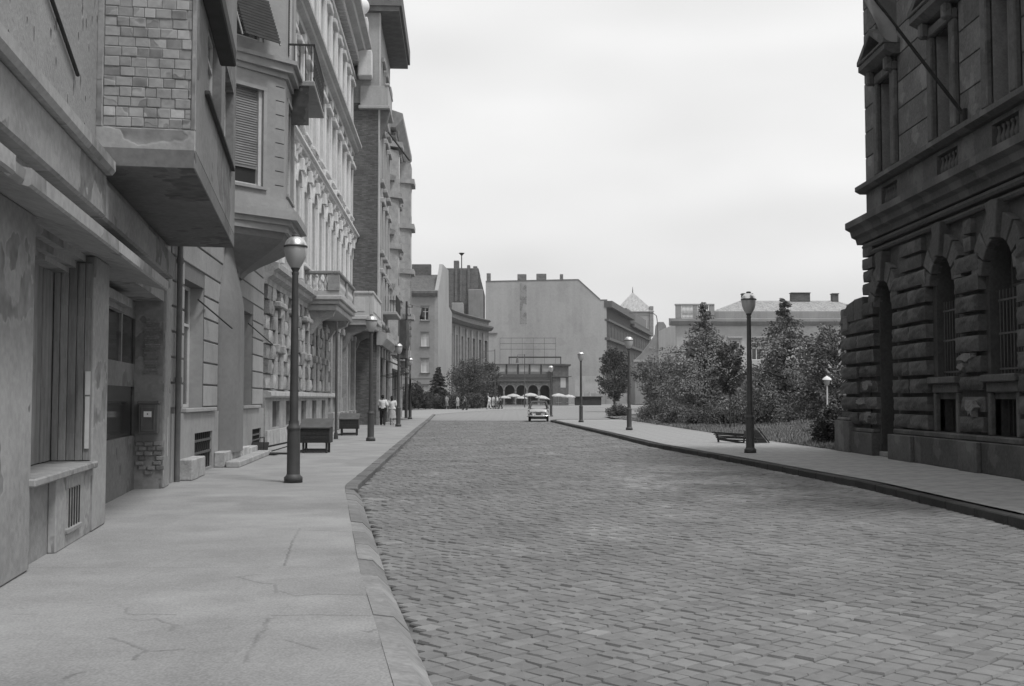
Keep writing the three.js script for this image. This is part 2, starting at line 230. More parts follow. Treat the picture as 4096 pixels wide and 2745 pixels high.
// left pavement, asphalt with cracks
const pavL = new THREE.Group(); pavL.name = 'pavement'; struct(pavL); scene.add(pavL);
{
  const W = 1024, Hh = 2048, x0 = -8, xw = 10.5, z0 = -1, zl = 27, cr = new Float32Array(W * Hh);
  const cracks = [[[-2.95, -8.45], [-2.88, -8.23], [-2.79, -8.17], [-2.68, -8.2], [-2.49, -8.17]], [[-2.85, -8.03], [-2.65, -7.97], [-2.6, -8.05], [-2.49, -7.9], [-2.38, -7.81], [-2.35, -7.6]], [[-2.69, -7.4], [-2.54, -7.26], [-2.32, -7.02], [-2.34, -6.91], [-2.32, -6.77]], [[-1.77, -8.03], [-1.76, -7.84], [-1.71, -7.66], [-1.72, -7.48], [-1.69, -7.26], [-1.66, -6.91], [-1.62, -6.72]], [[-1.92, -9.15], [-1.76, -8.94], [-1.59, -9.03], [-1.22, -8.98]], [[-1.77, -8.13], [-1.5, -8.17], [-1.05, -8.13]], [[-2.62, -13.59], [-2.47, -12.39], [-2.27, -11.12], [-2.18, -10.52]], [[-2.06, -9.51], [-2.17, -9.55], [-2.47, -9.89], [-2.29, -10.04]], [[-1.49, -7.32], [-1.25, -7.06]], [[-1.05, -7.63], [-.99, -7.57], [-.95, -7.66]], [[-2.56, -6.33], [-2.54, -6.46], [-2.51, -6.48]], [[-3.71, -8.2], [-3.53, -8.2]], [[-2.04, -9.46], [-1.94, -9.07]], [[-2.28, -7.01], [-2.1, -7.06]], [[-2, -13.22], [-2.69, -13.41]]];
  reseed(99);
  for (const c of cracks) for (let s = 0; s < c.length - 1; s++) { const [ax, az] = c[s], [bx_, bz] = c[s + 1], n = Math.ceil(Math.hypot(bx_ - ax, bz - az) / .004), st = rr(.5, 1); for (let i = 0; i < n; i++) { const t = i / n, wob = (fbm(t * 3 + s, ax, 8, 3, 9) - .5) * .05, X = ax + (bx_ - ax) * t + wob, Z = az + (bz - az) * t + wob * .6, px = Math.floor((X - x0) / xw * W), py = Math.floor((z0 - Z) / zl * Hh); for (let q = 0; q < 2; q++) for (let w = 0; w < 2; w++) { const k = (py + q) * W + px + w; if (k >= 0 && k < cr.length) cr[k] = Math.max(cr[k], st * (q + w ? .55 : 1) * rr(.5, 1)); } } }
  const c = new Uint8Array(W * Hh * 4), b = new Uint8Array(W * Hh * 4);
  for (let j = 0; j < Hh; j++) for (let i = 0; i < W; i++) { const u = i / W, v = j / Hh, big = fbm(u, v * 2.6, 3, 5, 401), mid = fbm(u, v * 2.6, 20, 4, 402), f = hash(i, j, 403), k = (j * W + i), patch = ss(.55, .58, fbm(u + .3, v * 2.6, 4, 3, 404)); let g = .30 + .15 * (big - .5) + .12 * (mid - .5) + .09 * (f - .5) - .022 * patch; { const X = x0 + xw * u, Z = z0 - zl * v, w1 = .06 * (mid - .5); for (const [xa, xb, za, zb, t] of [[-3.35, -2.3, -11.6, -9.2, .965], [-4.4, -3.3, -15.2, -12.8, 1.03], [-2.1, -1.5, -16.8, -13.9, .97], [-1.75, -1.05, -9, -6.2, 1.02]]) if (X > xa + w1 && X < xb + w1 && Z > za + w1 && Z < zb - w1) { g *= t; if (X < xa + w1 + .015 || Z > zb - w1 - .015) g *= .93; } if (Math.abs(Z + 10.45 + .1 * (big - .5)) < .012 || Math.abs(Z + 15.9 + .2 * (big - .5)) < .014) g *= .88; }
    g *= 1 - .42 * cr[k]; const e = enc(g), h = Math.round(255 * clamp(.6 + .3 * (mid - .5) + .25 * (f - .5) - .5 * cr[k])); const o = k * 4; c[o] = c[o + 1] = c[o + 2] = e; b[o] = b[o + 1] = b[o + 2] = h; c[o + 3] = b[o + 3] = 255; }
  const mk = (d, s) => { const t = new THREE.DataTexture(d, W, Hh); t.magFilter = THREE.LinearFilter; t.minFilter = THREE.LinearMipmapLinearFilter; t.generateMipmaps = true; if (s) t.colorSpace = THREE.SRGBColorSpace; t.wrapS = t.wrapT = THREE.MirroredRepeatWrapping; t.needsUpdate = true; return t; };
  const mat = new THREE.MeshStandardMaterial({ map: mk(c, true), bumpMap: mk(b), bumpScale: .008, roughness: .95 });
  const g = sheet(-13, z => kerbL(z), 4, -104, 4, 160, (x, z) => rise(z) + .012 * (fbm(x * .06 + 5, z * .06 + 5, 16, 3, 6) - .5)); const p = g.attributes.position, uv = new Float32Array(p.count * 2);
  for (let i = 0; i < p.count; i++) { uv[2 * i] = (p.getX(i) - x0) / xw; uv[2 * i + 1] = (z0 - p.getZ(i)) / zl; } g.setAttribute('uv', new THREE.BufferAttribute(uv, 2));
  const m = new THREE.Mesh(g, mat); m.name = 'asphalt'; m.receiveShadow = true; pavL.add(m);
  // kerb stones, the near run worn down to a slope
  reseed(31); const km = [.24, .28, .33, .2].map(q => M(q, 'stone', { bump: .006 })), kd = [.17, .2, .22].map(q => M(q, 'stone', { bump: .006 }));
  for (let z = 3; z > -103;) { const L = z > -60 ? rr(.85, 1.25) : 3, z1 = z - L, xa = kerbL(z), xb = kerbL(z1), near = z1 > -20.3, w = near ? .13 : .2, f = near ? .27 : .215, dy = rr(-.008, .008), pos = [];
    const gap = .006, za = z - gap, zb = z1 + gap, sec = [[-.01, -.3], [0, .004], [w, .004 - (near ? .015 : 0)], [w + .02, -.012], [f, -.125], [f, -.3]].map(([x, y]) => [x, y + (y > -.13 ? dy : 0)]);
    for (let i = 0; i < sec.length - 1; i++) { const [a, ya] = sec[i], [b2, yb] = sec[i + 1], ra = rise(z), rb = rise(z1); const A = [xa + a, ya + ra, za], B = [xa + b2, yb + ra, za], C = [xb + a, ya + rb, zb], D = [xb + b2, yb + rb, zb]; pos.push(...A, ...B, ...C, ...B, ...D, ...C); }
    for (const [X, Z, R, fl] of [[xa, za, rise(z), 1], [xb, zb, rise(z1), 0]]) for (let i = 1; i < sec.length - 1; i++) { const tri = [sec[0], sec[i], sec[i + 1]].map(([x, y]) => [X + x, y + R, Z]); if (fl) tri.reverse(); pos.push(...tri.flat()); }
    const gg = new THREE.BufferGeometry(); gg.setAttribute('position', new THREE.Float32BufferAttribute(pos, 3)); gg.computeVertexNormals(); P('kerb_stone', gg, near ? km[Math.floor(rnd() * 3)] : kd[Math.floor(rnd() * 3)], pavL, rnd() * 2, rnd() * 2); z = z1; }
}
// right pavement with its tall dark kerb
const pavR = new THREE.Group(); pavR.name = 'pavement_001'; struct(pavR); scene.add(pavR); names.pavement = 1;
{
  const edge = polyX([[14, 6], [14, -33.4], [10.05, -33.6], [9.3, -48], [8.6, -75], [8.2, -82.6]]);
  P('asphalt', sheet(z => kerbR(z) + .18, z => z > -33.5 ? 14 : edge(z), 6, -82.5, 4, 90, (x, z) => .012 * (fbm(x * .06, z * .06, 16, 3, 16) - .5)), M(.38, 'grain', { bump: .006 }), pavR);
  reseed(41); const km = [.04, .05, .06].map(q => M(q, 'stone', { bump: .006 }));
  const pts = []; for (let z = 5; z > -79; z -= 1.05) pts.push([kerbR(z), z]); pts.push([3.0, -79.6], [3.3, -81], [4.1, -82.2], [5.4, -82.5], [8.2, -82.6]);
  for (let i = 0; i < pts.length - 1; i++) { const [xa, za] = pts[i], [xb, zb] = pts[i + 1], L = Math.hypot(xb - xa, zb - za) - .012, g = cb(0, .2, -.3, .02 + rr(-.006, .006), 0, L, .018); g.rotateY(Math.atan2(xb - xa, zb - za)); const t = new THREE.Vector3(zb - za, 0, -(xb - xa)).normalize(); g.translate(xa, 0, za); P('kerb_stone', g, km[Math.floor(rnd() * 3)], pavR, rnd(), rnd()); }
}
// pavement that follows the bend into the square, and the square's far side
{
  const far = [[-7.6, -104], [-6.9, -110], [-4.4, -123], [1.5, -141], [10, -156], [24, -172]]; const pos = [], idx = [];
  const curve = new THREE.CatmullRomCurve3(far.map(([x, z]) => new THREE.Vector3(x, 0, z))), n = 50;
  for (let i = 0; i <= n; i++) { const p = curve.getPoint(i / n), t = curve.getTangent(i / n), nx = -t.z, nz = t.x; for (const [o, y] of [[0, -.2], [0, 0], [-3, 0], [-9, .02]]) { pos.push(p.x + nx * o, y + rise(p.z), p.z + nz * o); } }
  for (let i = 0; i < n; i++) for (let k = 0; k < 3; k++) { const a = i * 4 + k, b = a + 1, c = a + 4, d = c + 1; idx.push(a, c, b, b, c, d); }
  const g = new THREE.BufferGeometry(); g.setAttribute('position', new THREE.Float32BufferAttribute(pos, 3)); g.setIndex(idx); g.computeVertexNormals();
  struct(P('square_pavement', g, M(.34, 'grain')));
}
{ // park lawn
  const edge = polyX([[10.05, -33.6], [9.3, -48], [8.6, -75], [8.1, -88], [8.4, -100]]);
  struct(P('park_ground', sheet(z => edge(z) + .02, 70, -33.5, -100, 30, 40, (x, z) => .02 + rise(z) + .5 * fbm(x * .03 + 2, z * .03 + 7, 16, 4, 61) * ss(0, 6, x - edge(z))), M(.2, 'soot', { bump: .02 })));
  reseed(5); const blade = new THREE.BufferGeometry(), bp = []; for (let i = 0; i < 7; i++) { const a = rr(0, 6.28), x = rr(-.06, .06), z = rr(-.06, .06), l = rr(.05, .13), w = .012; bp.push(x - w * Math.sin(a), 0, z - w * Math.cos(a), x + w * Math.sin(a), 0, z + w * Math.cos(a), x + l * .5 * Math.cos(a), l, z - l * .5 * Math.sin(a)); } blade.setAttribute('position', new THREE.Float32BufferAttribute(bp, 3)); blade.computeVertexNormals();
  const N = 26000, im = new THREE.InstancedMesh(blade, M(.2), N), d = new THREE.Object3D(); let k = 0; while (k < N) { const z = -33.6 - 58 * rnd() * rnd(), x = edge(z) + rr(-.1, 24) * Math.sqrt(rnd()); if (fbm(x * .05, z * .05, 16, 4, 3) < .42) { if (rnd() < .7) continue; } d.position.set(x, .02 + rise(z) + .5 * fbm(x * .03 + 2, z * .03 + 7, 16, 4, 61) * ss(0, 6, x - edge(z)), z); d.rotation.y = rnd() * 6; d.scale.setScalar(rr(.7, 1.6)); d.updateMatrix(); im.setMatrixAt(k++, d.matrix); }
  im.name = 'grass'; im.userData = { kind: 'stuff', label: 'short rough grass in the park beside the pavement', category: 'grass' }; im.castShadow = im.receiveShadow = true; scene.add(im);
}
// ---------------------------------------------------------------- left side of the street: shop house with the brick-patched bay
const iron = M(.03, 'grain', { bump: .001, rough: .55 }), cellar = M(.38, 'stone'), white = M(.72, 'plaster', { bump: .002 });
function windowUnit(parent, x0, x1, y0, y1, z, frameM, o = {}) { // casement with glass: > frame, pane
  const w = P('window', [bx(x0, x1, y0, y0 + .07, z, z + .06), bx(x0, x1, y1 - .07, y1, z, z + .06), bx(x0, x0 + .07, y0, y1, z + .002, z + .058), bx(x1 - .07, x1, y0, y1, z + .002, z + .058)], frameM, parent);
  const cx = (x0 + x1) / 2, ty = y0 + (y1 - y0) * .68;
  P('glazing_bar', [bx(cx - .035, cx + .035, y0 + .07, y1 - .07, z + .006, z + .064), bx(x0 + .07, x1 - .07, ty - .03, ty + .03, z + .004, z + .06)], frameM, w);
  for (const [a, b, c, d] of [[x0 + .07, cx - .035, y0 + .07, ty - .03], [cx + .035, x1 - .07, y0 + .07, ty - .03], [x0 + .07, cx - .035, ty + .03, y1 - .07], [cx + .035, x1 - .07, ty + .03, y1 - .07]]) P('pane', bx(a, b, c, d, z + .02, z + .026), o.pane || darkRoomPane, w);
  return w;
}
{
  const A = thing('shop_house', 'grey shop house with boarded recesses, pocked plaster and an overhanging brick-patched bay', 'building', [-3.329, 0, -4], facing(-.185, -1));
  const pl = M(.38, 'worn', { bump: .012 }), ledge = M(.46, 'worn', { bump: .008 }), pk = M(.4, 'pocked', { bump: .03 });
  const S1 = 16.55;
  // ground floor piers, plinth and lintel
  Ps('pier', [cb(-3, 6.35, 0, 3.32, -.9, 0, .02)], pl, A);
  Ps('pier', [cb(9.3, 10.22, 0, 3.32, -.9, 0, .02)], pl, A, 2, 1);
  Ps('pier', [cb(15.75, S1, 0, 4.2, -.9, 0.02, .02)], M(.4, 'worn', { bump: .012 }), A, 1, 3);
  P('lintel', [bx(-3, 15.75, 3.32, 4.32, -.9, -.02)], pl, A);
  // recess with boards
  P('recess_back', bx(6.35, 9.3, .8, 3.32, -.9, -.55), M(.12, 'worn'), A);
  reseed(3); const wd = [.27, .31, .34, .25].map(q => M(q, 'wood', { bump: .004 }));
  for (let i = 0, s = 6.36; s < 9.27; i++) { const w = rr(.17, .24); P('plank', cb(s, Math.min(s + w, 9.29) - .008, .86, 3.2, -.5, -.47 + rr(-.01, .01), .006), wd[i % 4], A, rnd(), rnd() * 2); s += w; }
  for (let i = 0, z = -.46; z < -.02; i++) { const w = rr(.07, .12), z1 = Math.min(z + w, -.012); P('plank', cb(9.27 - .02 + rr(-.006, .006), 9.298, .86, 3.22, z, z1 - .006, .004), wd[(i + 1) % 4], A, rnd(), rnd()); z += w; }
  Ps('paper_strip', [bx(9.235, 9.243, 1.0, 1.62, -.085, -.035), bx(9.236, 9.244, 1.64, 1.92, -.088, -.03)], white, A);
  Ps('sill', [cb(6.28, 9.34, .77, .85, -.5, .06, .015)], pl, A);
  P('apron', [bx(6.35, 9.3, 0, .77, -.9, -.1)], pl, A);
  P('apron_panel', [cb(7.5, 9.3, 0.0, .766, -.1, -.015, .01)], ledge, A);
  const v1 = P('cellar_vent', [bx(7.98, 8.62, .2, .62, -.06, -.008)], cellar, A); P('vent_bar', [0, 1, 2, 3, 4].map(i => bx(8.06 + i * .13, 8.08 + i * .13, .2, .62, -.03, .004)), iron, v1); P('vent_sill', cb(7.93, 8.66, .14, .2, -.06, .02, .01), pl, v1);
  P('head_moulding', [profile([[-.5, 3.1], [-.3, 3.1], [-.3, 3.16], [-.22, 3.16], [-.22, 3.24], [-.12, 3.24], [-.12, 3.32], [-.5, 3.32]], 6.35, 9.3)], pl, A);
  // open recess with broken shop front
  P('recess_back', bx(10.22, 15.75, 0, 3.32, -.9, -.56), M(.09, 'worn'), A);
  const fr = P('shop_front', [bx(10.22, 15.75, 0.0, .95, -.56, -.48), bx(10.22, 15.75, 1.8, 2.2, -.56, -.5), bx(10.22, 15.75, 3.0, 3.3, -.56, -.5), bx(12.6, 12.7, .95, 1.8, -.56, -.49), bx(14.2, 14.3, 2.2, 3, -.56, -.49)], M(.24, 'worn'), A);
  P('pane', bx(10.22, 12.6, .95, 1.8, -.55, -.53), darkRoomPane, fr); P('pane', bx(12.7, 15.7, .95, 1.8, -.55, -.53), darkRoomPane, fr); P('pane', bx(10.22, 14.2, 2.2, 3, -.55, -.53), darkRoomPane, fr); P('pane', bx(14.3, 15.7, 2.2, 3, -.55, -.53), darkRoomPane, fr);
  P('head_moulding', [profile([[-.5, 2.98], [-.4, 2.98], [-.4, 3.06], [-.3, 3.06], [-.3, 3.2], [-.5, 3.2]], 10.22, 14.0)], pl, A);
  // far reveal of that recess: plaster fallen off, reed lath and brick bared
  Ps('reveal', [bx(15.71, 15.749, 0, 3.32, -.5, -.02)], M(.3, 'worn', { bump: .02 }), A);
  for (let i = 0; i < 26; i++) P('lath', bx(15.69 - .004 * (i % 3), 15.712, 2.02 + i * .037, 2.044 + i * .037, -.33 + rr(-.04, .02), -.1 + rr(-.04, .04)), wd[i % 4], A, rnd(), rnd());
  for (let r = 0; r < 7; r++) for (let k = 0; k < 3; k++) if (rnd() < .8) P('brick', cb(15.66 + rr(0, .03), 15.715, .25 + r * .085, .323 + r * .085, -.46 + k * .15 + (r % 2) * .05, -.325 + k * .15 + (r % 2) * .05, .01), M([.22, .28, .33][(r + k) % 3], 'stone'), A, rnd(), rnd());
  const mb = P('meter_box', [cb(15.42, 15.7, .98, 1.5, -.38, -.06, .012), cb(15.4, 15.72, 1.5, 1.55, -.4, -.04, .01)], M(.16, 'grain', { bump: .002 }), A);
  P('door_frame', [bx(15.4, 15.42, 1.03, 1.05, -.33, -.11), bx(15.4, 15.42, 1.43, 1.45, -.33, -.11), bx(15.4, 15.42, 1.05, 1.43, -.33, -.315), bx(15.4, 15.42, 1.05, 1.43, -.125, -.11)], M(.2, 'grain'), mb);
  P('notice', bx(15.395, 15.403, 1.27, 1.37, -.29, -.16), M(.8), mb); P('notice_mark', bx(15.391, 15.394, 1.31, 1.335, -.235, -.215), M(.1), mb);
  P('paper_strip', bx(S1 + .002 - .42, S1 - .36, .55, 1.25, .022, .028), white, A);
  // ledges and frieze
  P('shop_canopy', [profile([[-.1, 3.34], [.44, 3.2], [.46, 3.22], [.46, 3.34], [-.1, 3.44]], -3, 3.75), profile([[-.1, 3.34], [.38, 3.21], [.41, 3.25], [.42, 3.33], [-.1, 3.44]], 3.75, 4.2), profile([[-.1, 3.34], [.44, 3.2], [.46, 3.22], [.46, 3.34], [-.1, 3.44]], 4.2, 12.4)], ledge, A);
  P('frieze_panel', [cb(-3, 9.1, 3.74, 4.27, -.1, .14, .03), cb(9.1, 15.9, 3.74, 4.2, -.1, .12, .03)], M(.36, 'worn', { bump: .012 }), A);
  P('string_course', [profile([[-.1, 4.26], [.2, 4.26], [.24, 4.31], [.24, 4.42], [.06, 4.52], [-.1, 4.52]], -3, 9.09)], ledge, A);
  P('wall', [bx(-3, 9.1, 4.32, 11, -.9, 0)], pk, A);
  P('wall_behind', [bx(9.1, S1, 4.2, 11, -.9, -.02)], pl, A);
  P('conduit', bar([6.3, 5.6, .03], [7.9, 5.12, .03], .022), iron, A);
  // bay
  const B0 = 9.12, B1 = 16.2, Z = 1.15;
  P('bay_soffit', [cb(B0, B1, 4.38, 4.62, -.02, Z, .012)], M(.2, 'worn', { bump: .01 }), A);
  P('bay_side', [bx(B0 + .022, B0 + .3, 4.62, 10, 0, Z - .02)], M(.34, 'worn'), A);
  Ps('bay_plaster_band', [cb(B0, B0 + .06, 4.6, 4.86, -.01, Z, .01), cb(B0, B0 + .06, 4.86, 10, Z - .055, Z, .008), cb(B0, B0 + .06, 4.86, 10, -.01, .07, .01)], M(.4, 'worn', { bump: .015 }), A);
  const bm = [.38, .4, .42, .43, .44, .36, .52].map(q => M(q, 'worn', { bump: .012 }));
  reseed(17); for (let r = 0; r < 19; r++) { const y = 4.87 + r * .1225; for (let z = .075; z < Z - .06;) { const w = rr(.13, .2), z1 = Math.min(z + w, Z - .057); if (z1 - z > .03) P('brick', cb(B0 + rr(.004, .02), B0 + .06, y + .005 + rr(-.004, .004), y + .1185, z + .002, z1 - .002, .007), (r === 9 && z > .8) || (r === 1 && rnd() < .6) ? bm[6] : bm[Math.floor(rnd() * 6)], A, rnd() * 3, rnd() * 3); z += w; } }
  P('bay_front', [ext(rect(B0 + .06, B1, 4.62, 10), Z - .25, Z, [rectH(10.6, 12.9, 5.7, 7.1), rectH(13.6, 15.6, 5.7, 7.1)])], M(.27, 'worn', { bump: .01 }), A);
  for (const [a, b] of [[10.6, 12.9], [13.6, 15.6]]) windowUnit(A, a, b, 5.7, 7.1, Z - .2, white);
  P('bay_end', bx(B1 - .25, B1 - .002, 4.62, 10, 0, Z - .25), pl, A);
  P('window_ledge', [cb(10.2, 15.2, 5.6, 5.66, Z, Z + .07, .01)], M(.07, 'grain'), A);
  P('upper_ledge', [cb(9.3, 12.6, 6.7, 6.95, Z, Z + .24, .02)], M(.06, 'grain'), A);
  P('back_house', bx(-3, S1, 0, 11, -9, -.9), pl, A);
}
// ---------------------------------------------------------------- plaster house with the canted bay
{
  const B = thing('bay_house', 'plaster house with grooved courses and a canted bay window on a curved corbel', 'building', [-6.45, 0, -20.6], facing(-.096, -1));
  const pm = M(.38, 'plaster', { bump: .006 }), pm2 = M(.41, 'plaster', { bump: .006 }), S1 = 13.5, top = 16;
  const w1 = [1.3, 3.55], w2 = [9.1, 11.2], wy = [1.4, 4.02];
  P('wall', [ext(rect(.1, S1, 0, top), -.45, -.03, [rectH(...w1, ...wy), rectH(...w2, ...wy), rectH(2.4, 4.5, .06, .86), rectH(11.0, 12.9, .1, .7)])], M(.2, 'plaster'), B);
  // plaster courses parted by grooves
  const cut = (y0, y1) => { let runs = [[.12, S1 - .01]]; for (const [a, b, c, d] of [[...w1, ...wy], [...w2, ...wy]]) if (y1 > c && y0 < d) runs = runs.flatMap(([s, e]) => b <= s || a >= e ? [[s, e]] : [[s, a], [b, e]]); return runs; };
  reseed(8); for (let y = 1.4; y < 9.5; y += .49) for (const [a, b] of cut(y + .02, y + .46)) { if (b - a < .1) continue; P('plaster_course', cb(a, b, y + .02, y + .47, -.035, 0, .012), rnd() < .5 ? pm : pm2, B, rnd() * 2, rnd() * 2); }
  P('smooth_wall', bx(.12, S1 - .01, 9.72, top, -.035, -.002), pm, B);
  Ps('plinth', [ext(rect(.12, S1, 0, 1.3), -.035, .03, [rectH(2.4, 4.5, .06, .86), rectH(11.0, 12.9, .1, .7)])], pm2, B);
  for (const [a, b] of [w1, w2]) { P('sill', cb(a - .1, b + 1.2, 1.31, 1.395, -.3, .09, .012), M(.45, 'plaster'), B); Ps('reveal', [bx(b - .03, b, wy[0], wy[1], -.42, -.04), bx(a, a + .03, wy[0], wy[1], -.42, -.04)], pm2, B); windowUnit(B, a + .03, b - .03, wy[0], wy[1], -.38, white); P('awning_rod', bar([b - .3, 3.75, -.1], [b + .9, 3.2, .45], .018), iron, B); }
  for (const [a, b, c, d] of [[2.4, 4.5, .06, .86], [11, 12.9, .1, .7]]) { const v = P('cellar_grille', bx(a, b, c, d, -.44, -.42), cellar, B); P('grille_bar', Array.from({ length: 9 }, (_, i) => bar([a + (i + .5) * (b - a) / 9, c, -.02], [a + (i + .5) * (b - a) / 9, d, -.02], .014)), iron, v); P('grille_rail', [bx(a, b, c + (d - c) * .42, c + (d - c) * .48, -.03, .005), bx(a, b, d - .2, d - .15, -.03, .005)], M(.12, 'grain'), v); }
  reseed(18); for (const [a, b, h] of [[.7, 1.45, .42], [1.5, 2.25, .42], [4.75, 5.9, .34], [5.95, 7.2, .34], [7.25, 8.5, .32], [8.55, 10.1, .3]]) P('plinth_stone', cb(a, b, 0, h + rr(-.02, .02), .03, .3 + rr(-.02, .02), .02), M([.5, .55, .46][Math.floor(rnd() * 3)], 'stone', { bump: .008 }), B, rnd(), rnd());
  P('step', cb(4.7, 10.3, 0, .14, .3, .62, .02), M(.46, 'stone'), B);
  P('railing', [bar([10.35, 0, .45], [10.35, .5, .45], .02), bar([10.35, .5, .45], [9.9, .5, .4], .02)], iron, B);
  // half-round shaft and corbel under the bay
  { const pts = []; for (let i = 0; i <= 18; i++) { const y = i / 18 * 5.3, t = ss(.62, 1.02, i / 18); pts.push([1.05 * (1 - .75 * t) + .0, y]); } const g = lathe(pts, 28); g.scale(1.12, 1, .38); g.translate(6.45, .3, 0); P('shaft', g, M(.23, 'plaster', { bump: .004 }), B); }
  const plan = o => [[5.5 - o * .42, -.02], [6.85 - o * .42, 1.33 + o], [9.3 + o * .42, 1.33 + o], [10.65 + o * .42, -.02]];
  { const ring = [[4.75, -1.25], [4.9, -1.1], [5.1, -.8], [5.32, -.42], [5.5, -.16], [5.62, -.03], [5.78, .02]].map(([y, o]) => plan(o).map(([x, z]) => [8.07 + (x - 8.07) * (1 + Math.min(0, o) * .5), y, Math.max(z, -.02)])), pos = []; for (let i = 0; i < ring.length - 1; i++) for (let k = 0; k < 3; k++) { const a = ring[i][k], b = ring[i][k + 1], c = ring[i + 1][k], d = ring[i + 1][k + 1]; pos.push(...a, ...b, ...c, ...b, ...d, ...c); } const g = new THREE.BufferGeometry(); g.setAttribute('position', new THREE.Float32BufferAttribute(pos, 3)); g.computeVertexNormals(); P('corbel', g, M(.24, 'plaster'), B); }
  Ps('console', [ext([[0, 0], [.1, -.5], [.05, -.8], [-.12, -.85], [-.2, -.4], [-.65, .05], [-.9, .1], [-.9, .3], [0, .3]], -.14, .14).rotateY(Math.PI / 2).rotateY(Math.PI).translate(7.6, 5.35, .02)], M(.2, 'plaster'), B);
  P('bay_cornice', [prism(plan(.1), 5.78, 5.95), prism(plan(.2), 5.95, 6.08), prism(plan(.34), 6.08, 6.3), prism(plan(.26), 6.3, 6.38), prism(plan(.08), 6.38, 6.62)], pm2, B);
  P('bay_band', [prism(plan(.07), 9.72, 9.86), prism(plan(.2), 9.86, 10.06), prism(plan(.3), 10.06, 10.16)], pm2, B);
  // three faces of the bay as walls with openings
  const faces = [[[5.5, -.02], [6.85, 1.33]], [[6.85, 1.33], [9.3, 1.33]], [[9.3, 1.33], [10.65, -.02]]];
  faces.forEach(([[xa, za], [xb, zb]], k) => {
    const L = Math.hypot(xb - xa, zb - za), rot = Math.atan2(-(zb - za), xb - xa), put = g => { g.rotateY(rot); g.translate(xa, 0, za); return g; }, wx = k === 0 ? [.2, 1.22] : k === 1 ? [.5, 1.9] : [.5, 1.5];
    P('bay_wall', [put(ext(rect(0, L, 6.6, 9.74), -.28, 0, [rectH(wx[0], wx[1], 6.85, 9.28), ...[0, 1, 2, 3, 4, 5, 6, 7].map(i => rectH(L - .3, L - .03, 6.95 + i * .36, 6.975 + i * .36))])), put(ext(rect(0, L, 10.14, 13.6), -.28, 0, [rectH(wx[0], wx[1], 10.5, 12.9)]))], pm, B, k, k);
    
    Ps('window_surround', [put(bx(wx[0] - .08, wx[0], 6.8, 9.36, -.02, .03)), put(bx(wx[1], wx[1] + .1, 6.8, 9.36, -.02, .03)), put(bx(wx[0] - .08, wx[1] + .1, 9.28, 9.37, -.02, .036)), put(bx(wx[0] - .1, wx[1] + .12, 6.78, 6.85, -.2, .06))], pm2, B);
    for (const [y0, y1] of [[6.85, 9.28], [10.5, 12.9]]) {
      const w = P('window', [put(bx(wx[0], wx[0] + .07, y0, y1, -.2, -.12)), put(bx(wx[1] - .09, wx[1], y0, y1, -.2, -.06)), put(bx(wx[0], wx[1], y0, y0 + .07, -.2, -.12)), put(bx(wx[0] + .07, wx[1] - .09, y0 + .45, y0 + .51, -.2, -.13))], white, B);
      P('pane', put(bx(wx[0] + .07, wx[1] - .09, y0 + .07, y1, -.18, -.17)), darkRoomPane, w);
      const sy = y0 === 6.85 ? 7.36 : 10.9; for (let y = sy, i = 0; y < y1 - .06; y += .062, i++) { const g = bx(wx[0] + .02, wx[1] - .1, 0, .055, -.012, .004); g.rotateX(-.28); g.translate(0, y, -.1); P('shutter_slat', put(g), M([.26, .3, .28][i % 3], 'grain', { bump: .001 }), B); }
    }
  });
  P('bay_roof', prism(plan(.1), 13.6, 13.8), pm2, B);
  // blind pushed out over the upper cant window
  { const rot = Math.atan2(-1.35, 1.35), put = g => { g.rotateY(rot); g.translate(5.5, 0, -.02); return g; }; const bl = []; for (let i = 0; i < 14; i++) { const t = i / 14; bl.push(put(bx(.25, 1.3, 10.3 + (1 - t) * 1.2, 10.36 + (1 - t) * 1.2, .05 + .5 * t, .09 + .5 * t))); } P('tilted_blind', bl, M(.09, 'grain'), B); P('blind_arm', [put(beam([.2, 10.35, .5], [.2, 11.5, .03], .03, .03)), put(beam([1.34, 10.35, .5], [1.34, 11.5, .03], .03, .03))], M(.4, 'grain'), B); }
  // iron balcony on the bay's street face
  const bal = P('balcony', [cb(8.2, 11.6, 9.95, 10.1, 1.2, 1.95, .02)], pm, B); P('balcony_railing', [bx(8.2, 11.6, 11.05, 11.1, 1.9, 1.95), bx(8.2, 11.6, 10.15, 10.19, 1.9, 1.95), ...Array.from({ length: 26 }, (_, i) => bar([8.25 + i * .13, 10.1, 1.925], [8.25 + i * .13, 11.08, 1.925], .014, 5)), ...Array.from({ length: 12 }, (_, i) => { const g = new THREE.TorusGeometry(.1, .016, 5, 10); g.translate(8.4 + i * .27, 10.6, 1.93); return g; }), ...Array.from({ length: 5 }, (_, i) => bar([8.22, 10.1, 1.25 + i * .15], [8.22, 11.08, 1.25 + i * .15], .014, 5)), bx(8.2, 8.24, 11.05, 11.1, 1.2, 1.95)], iron, bal);
  P('balcony_screen', [bx(8.22, 8.26, 8.9, 9.95, 1.35, 1.8)], M(.09, 'worn'), B);
  P('drainpipe', [cyl(.42, 0, 9, .08, .055, .055, 10), cyl(.42, 4.2, 4.3, .08, .07, .07, 10), cyl(.42, 1.9, 2, .08, .07, .07, 10)], M(.18, 'grain'), B);
  P('back_house', bx(.1, S1, 0, top, -9, -.45), pm, B);
}
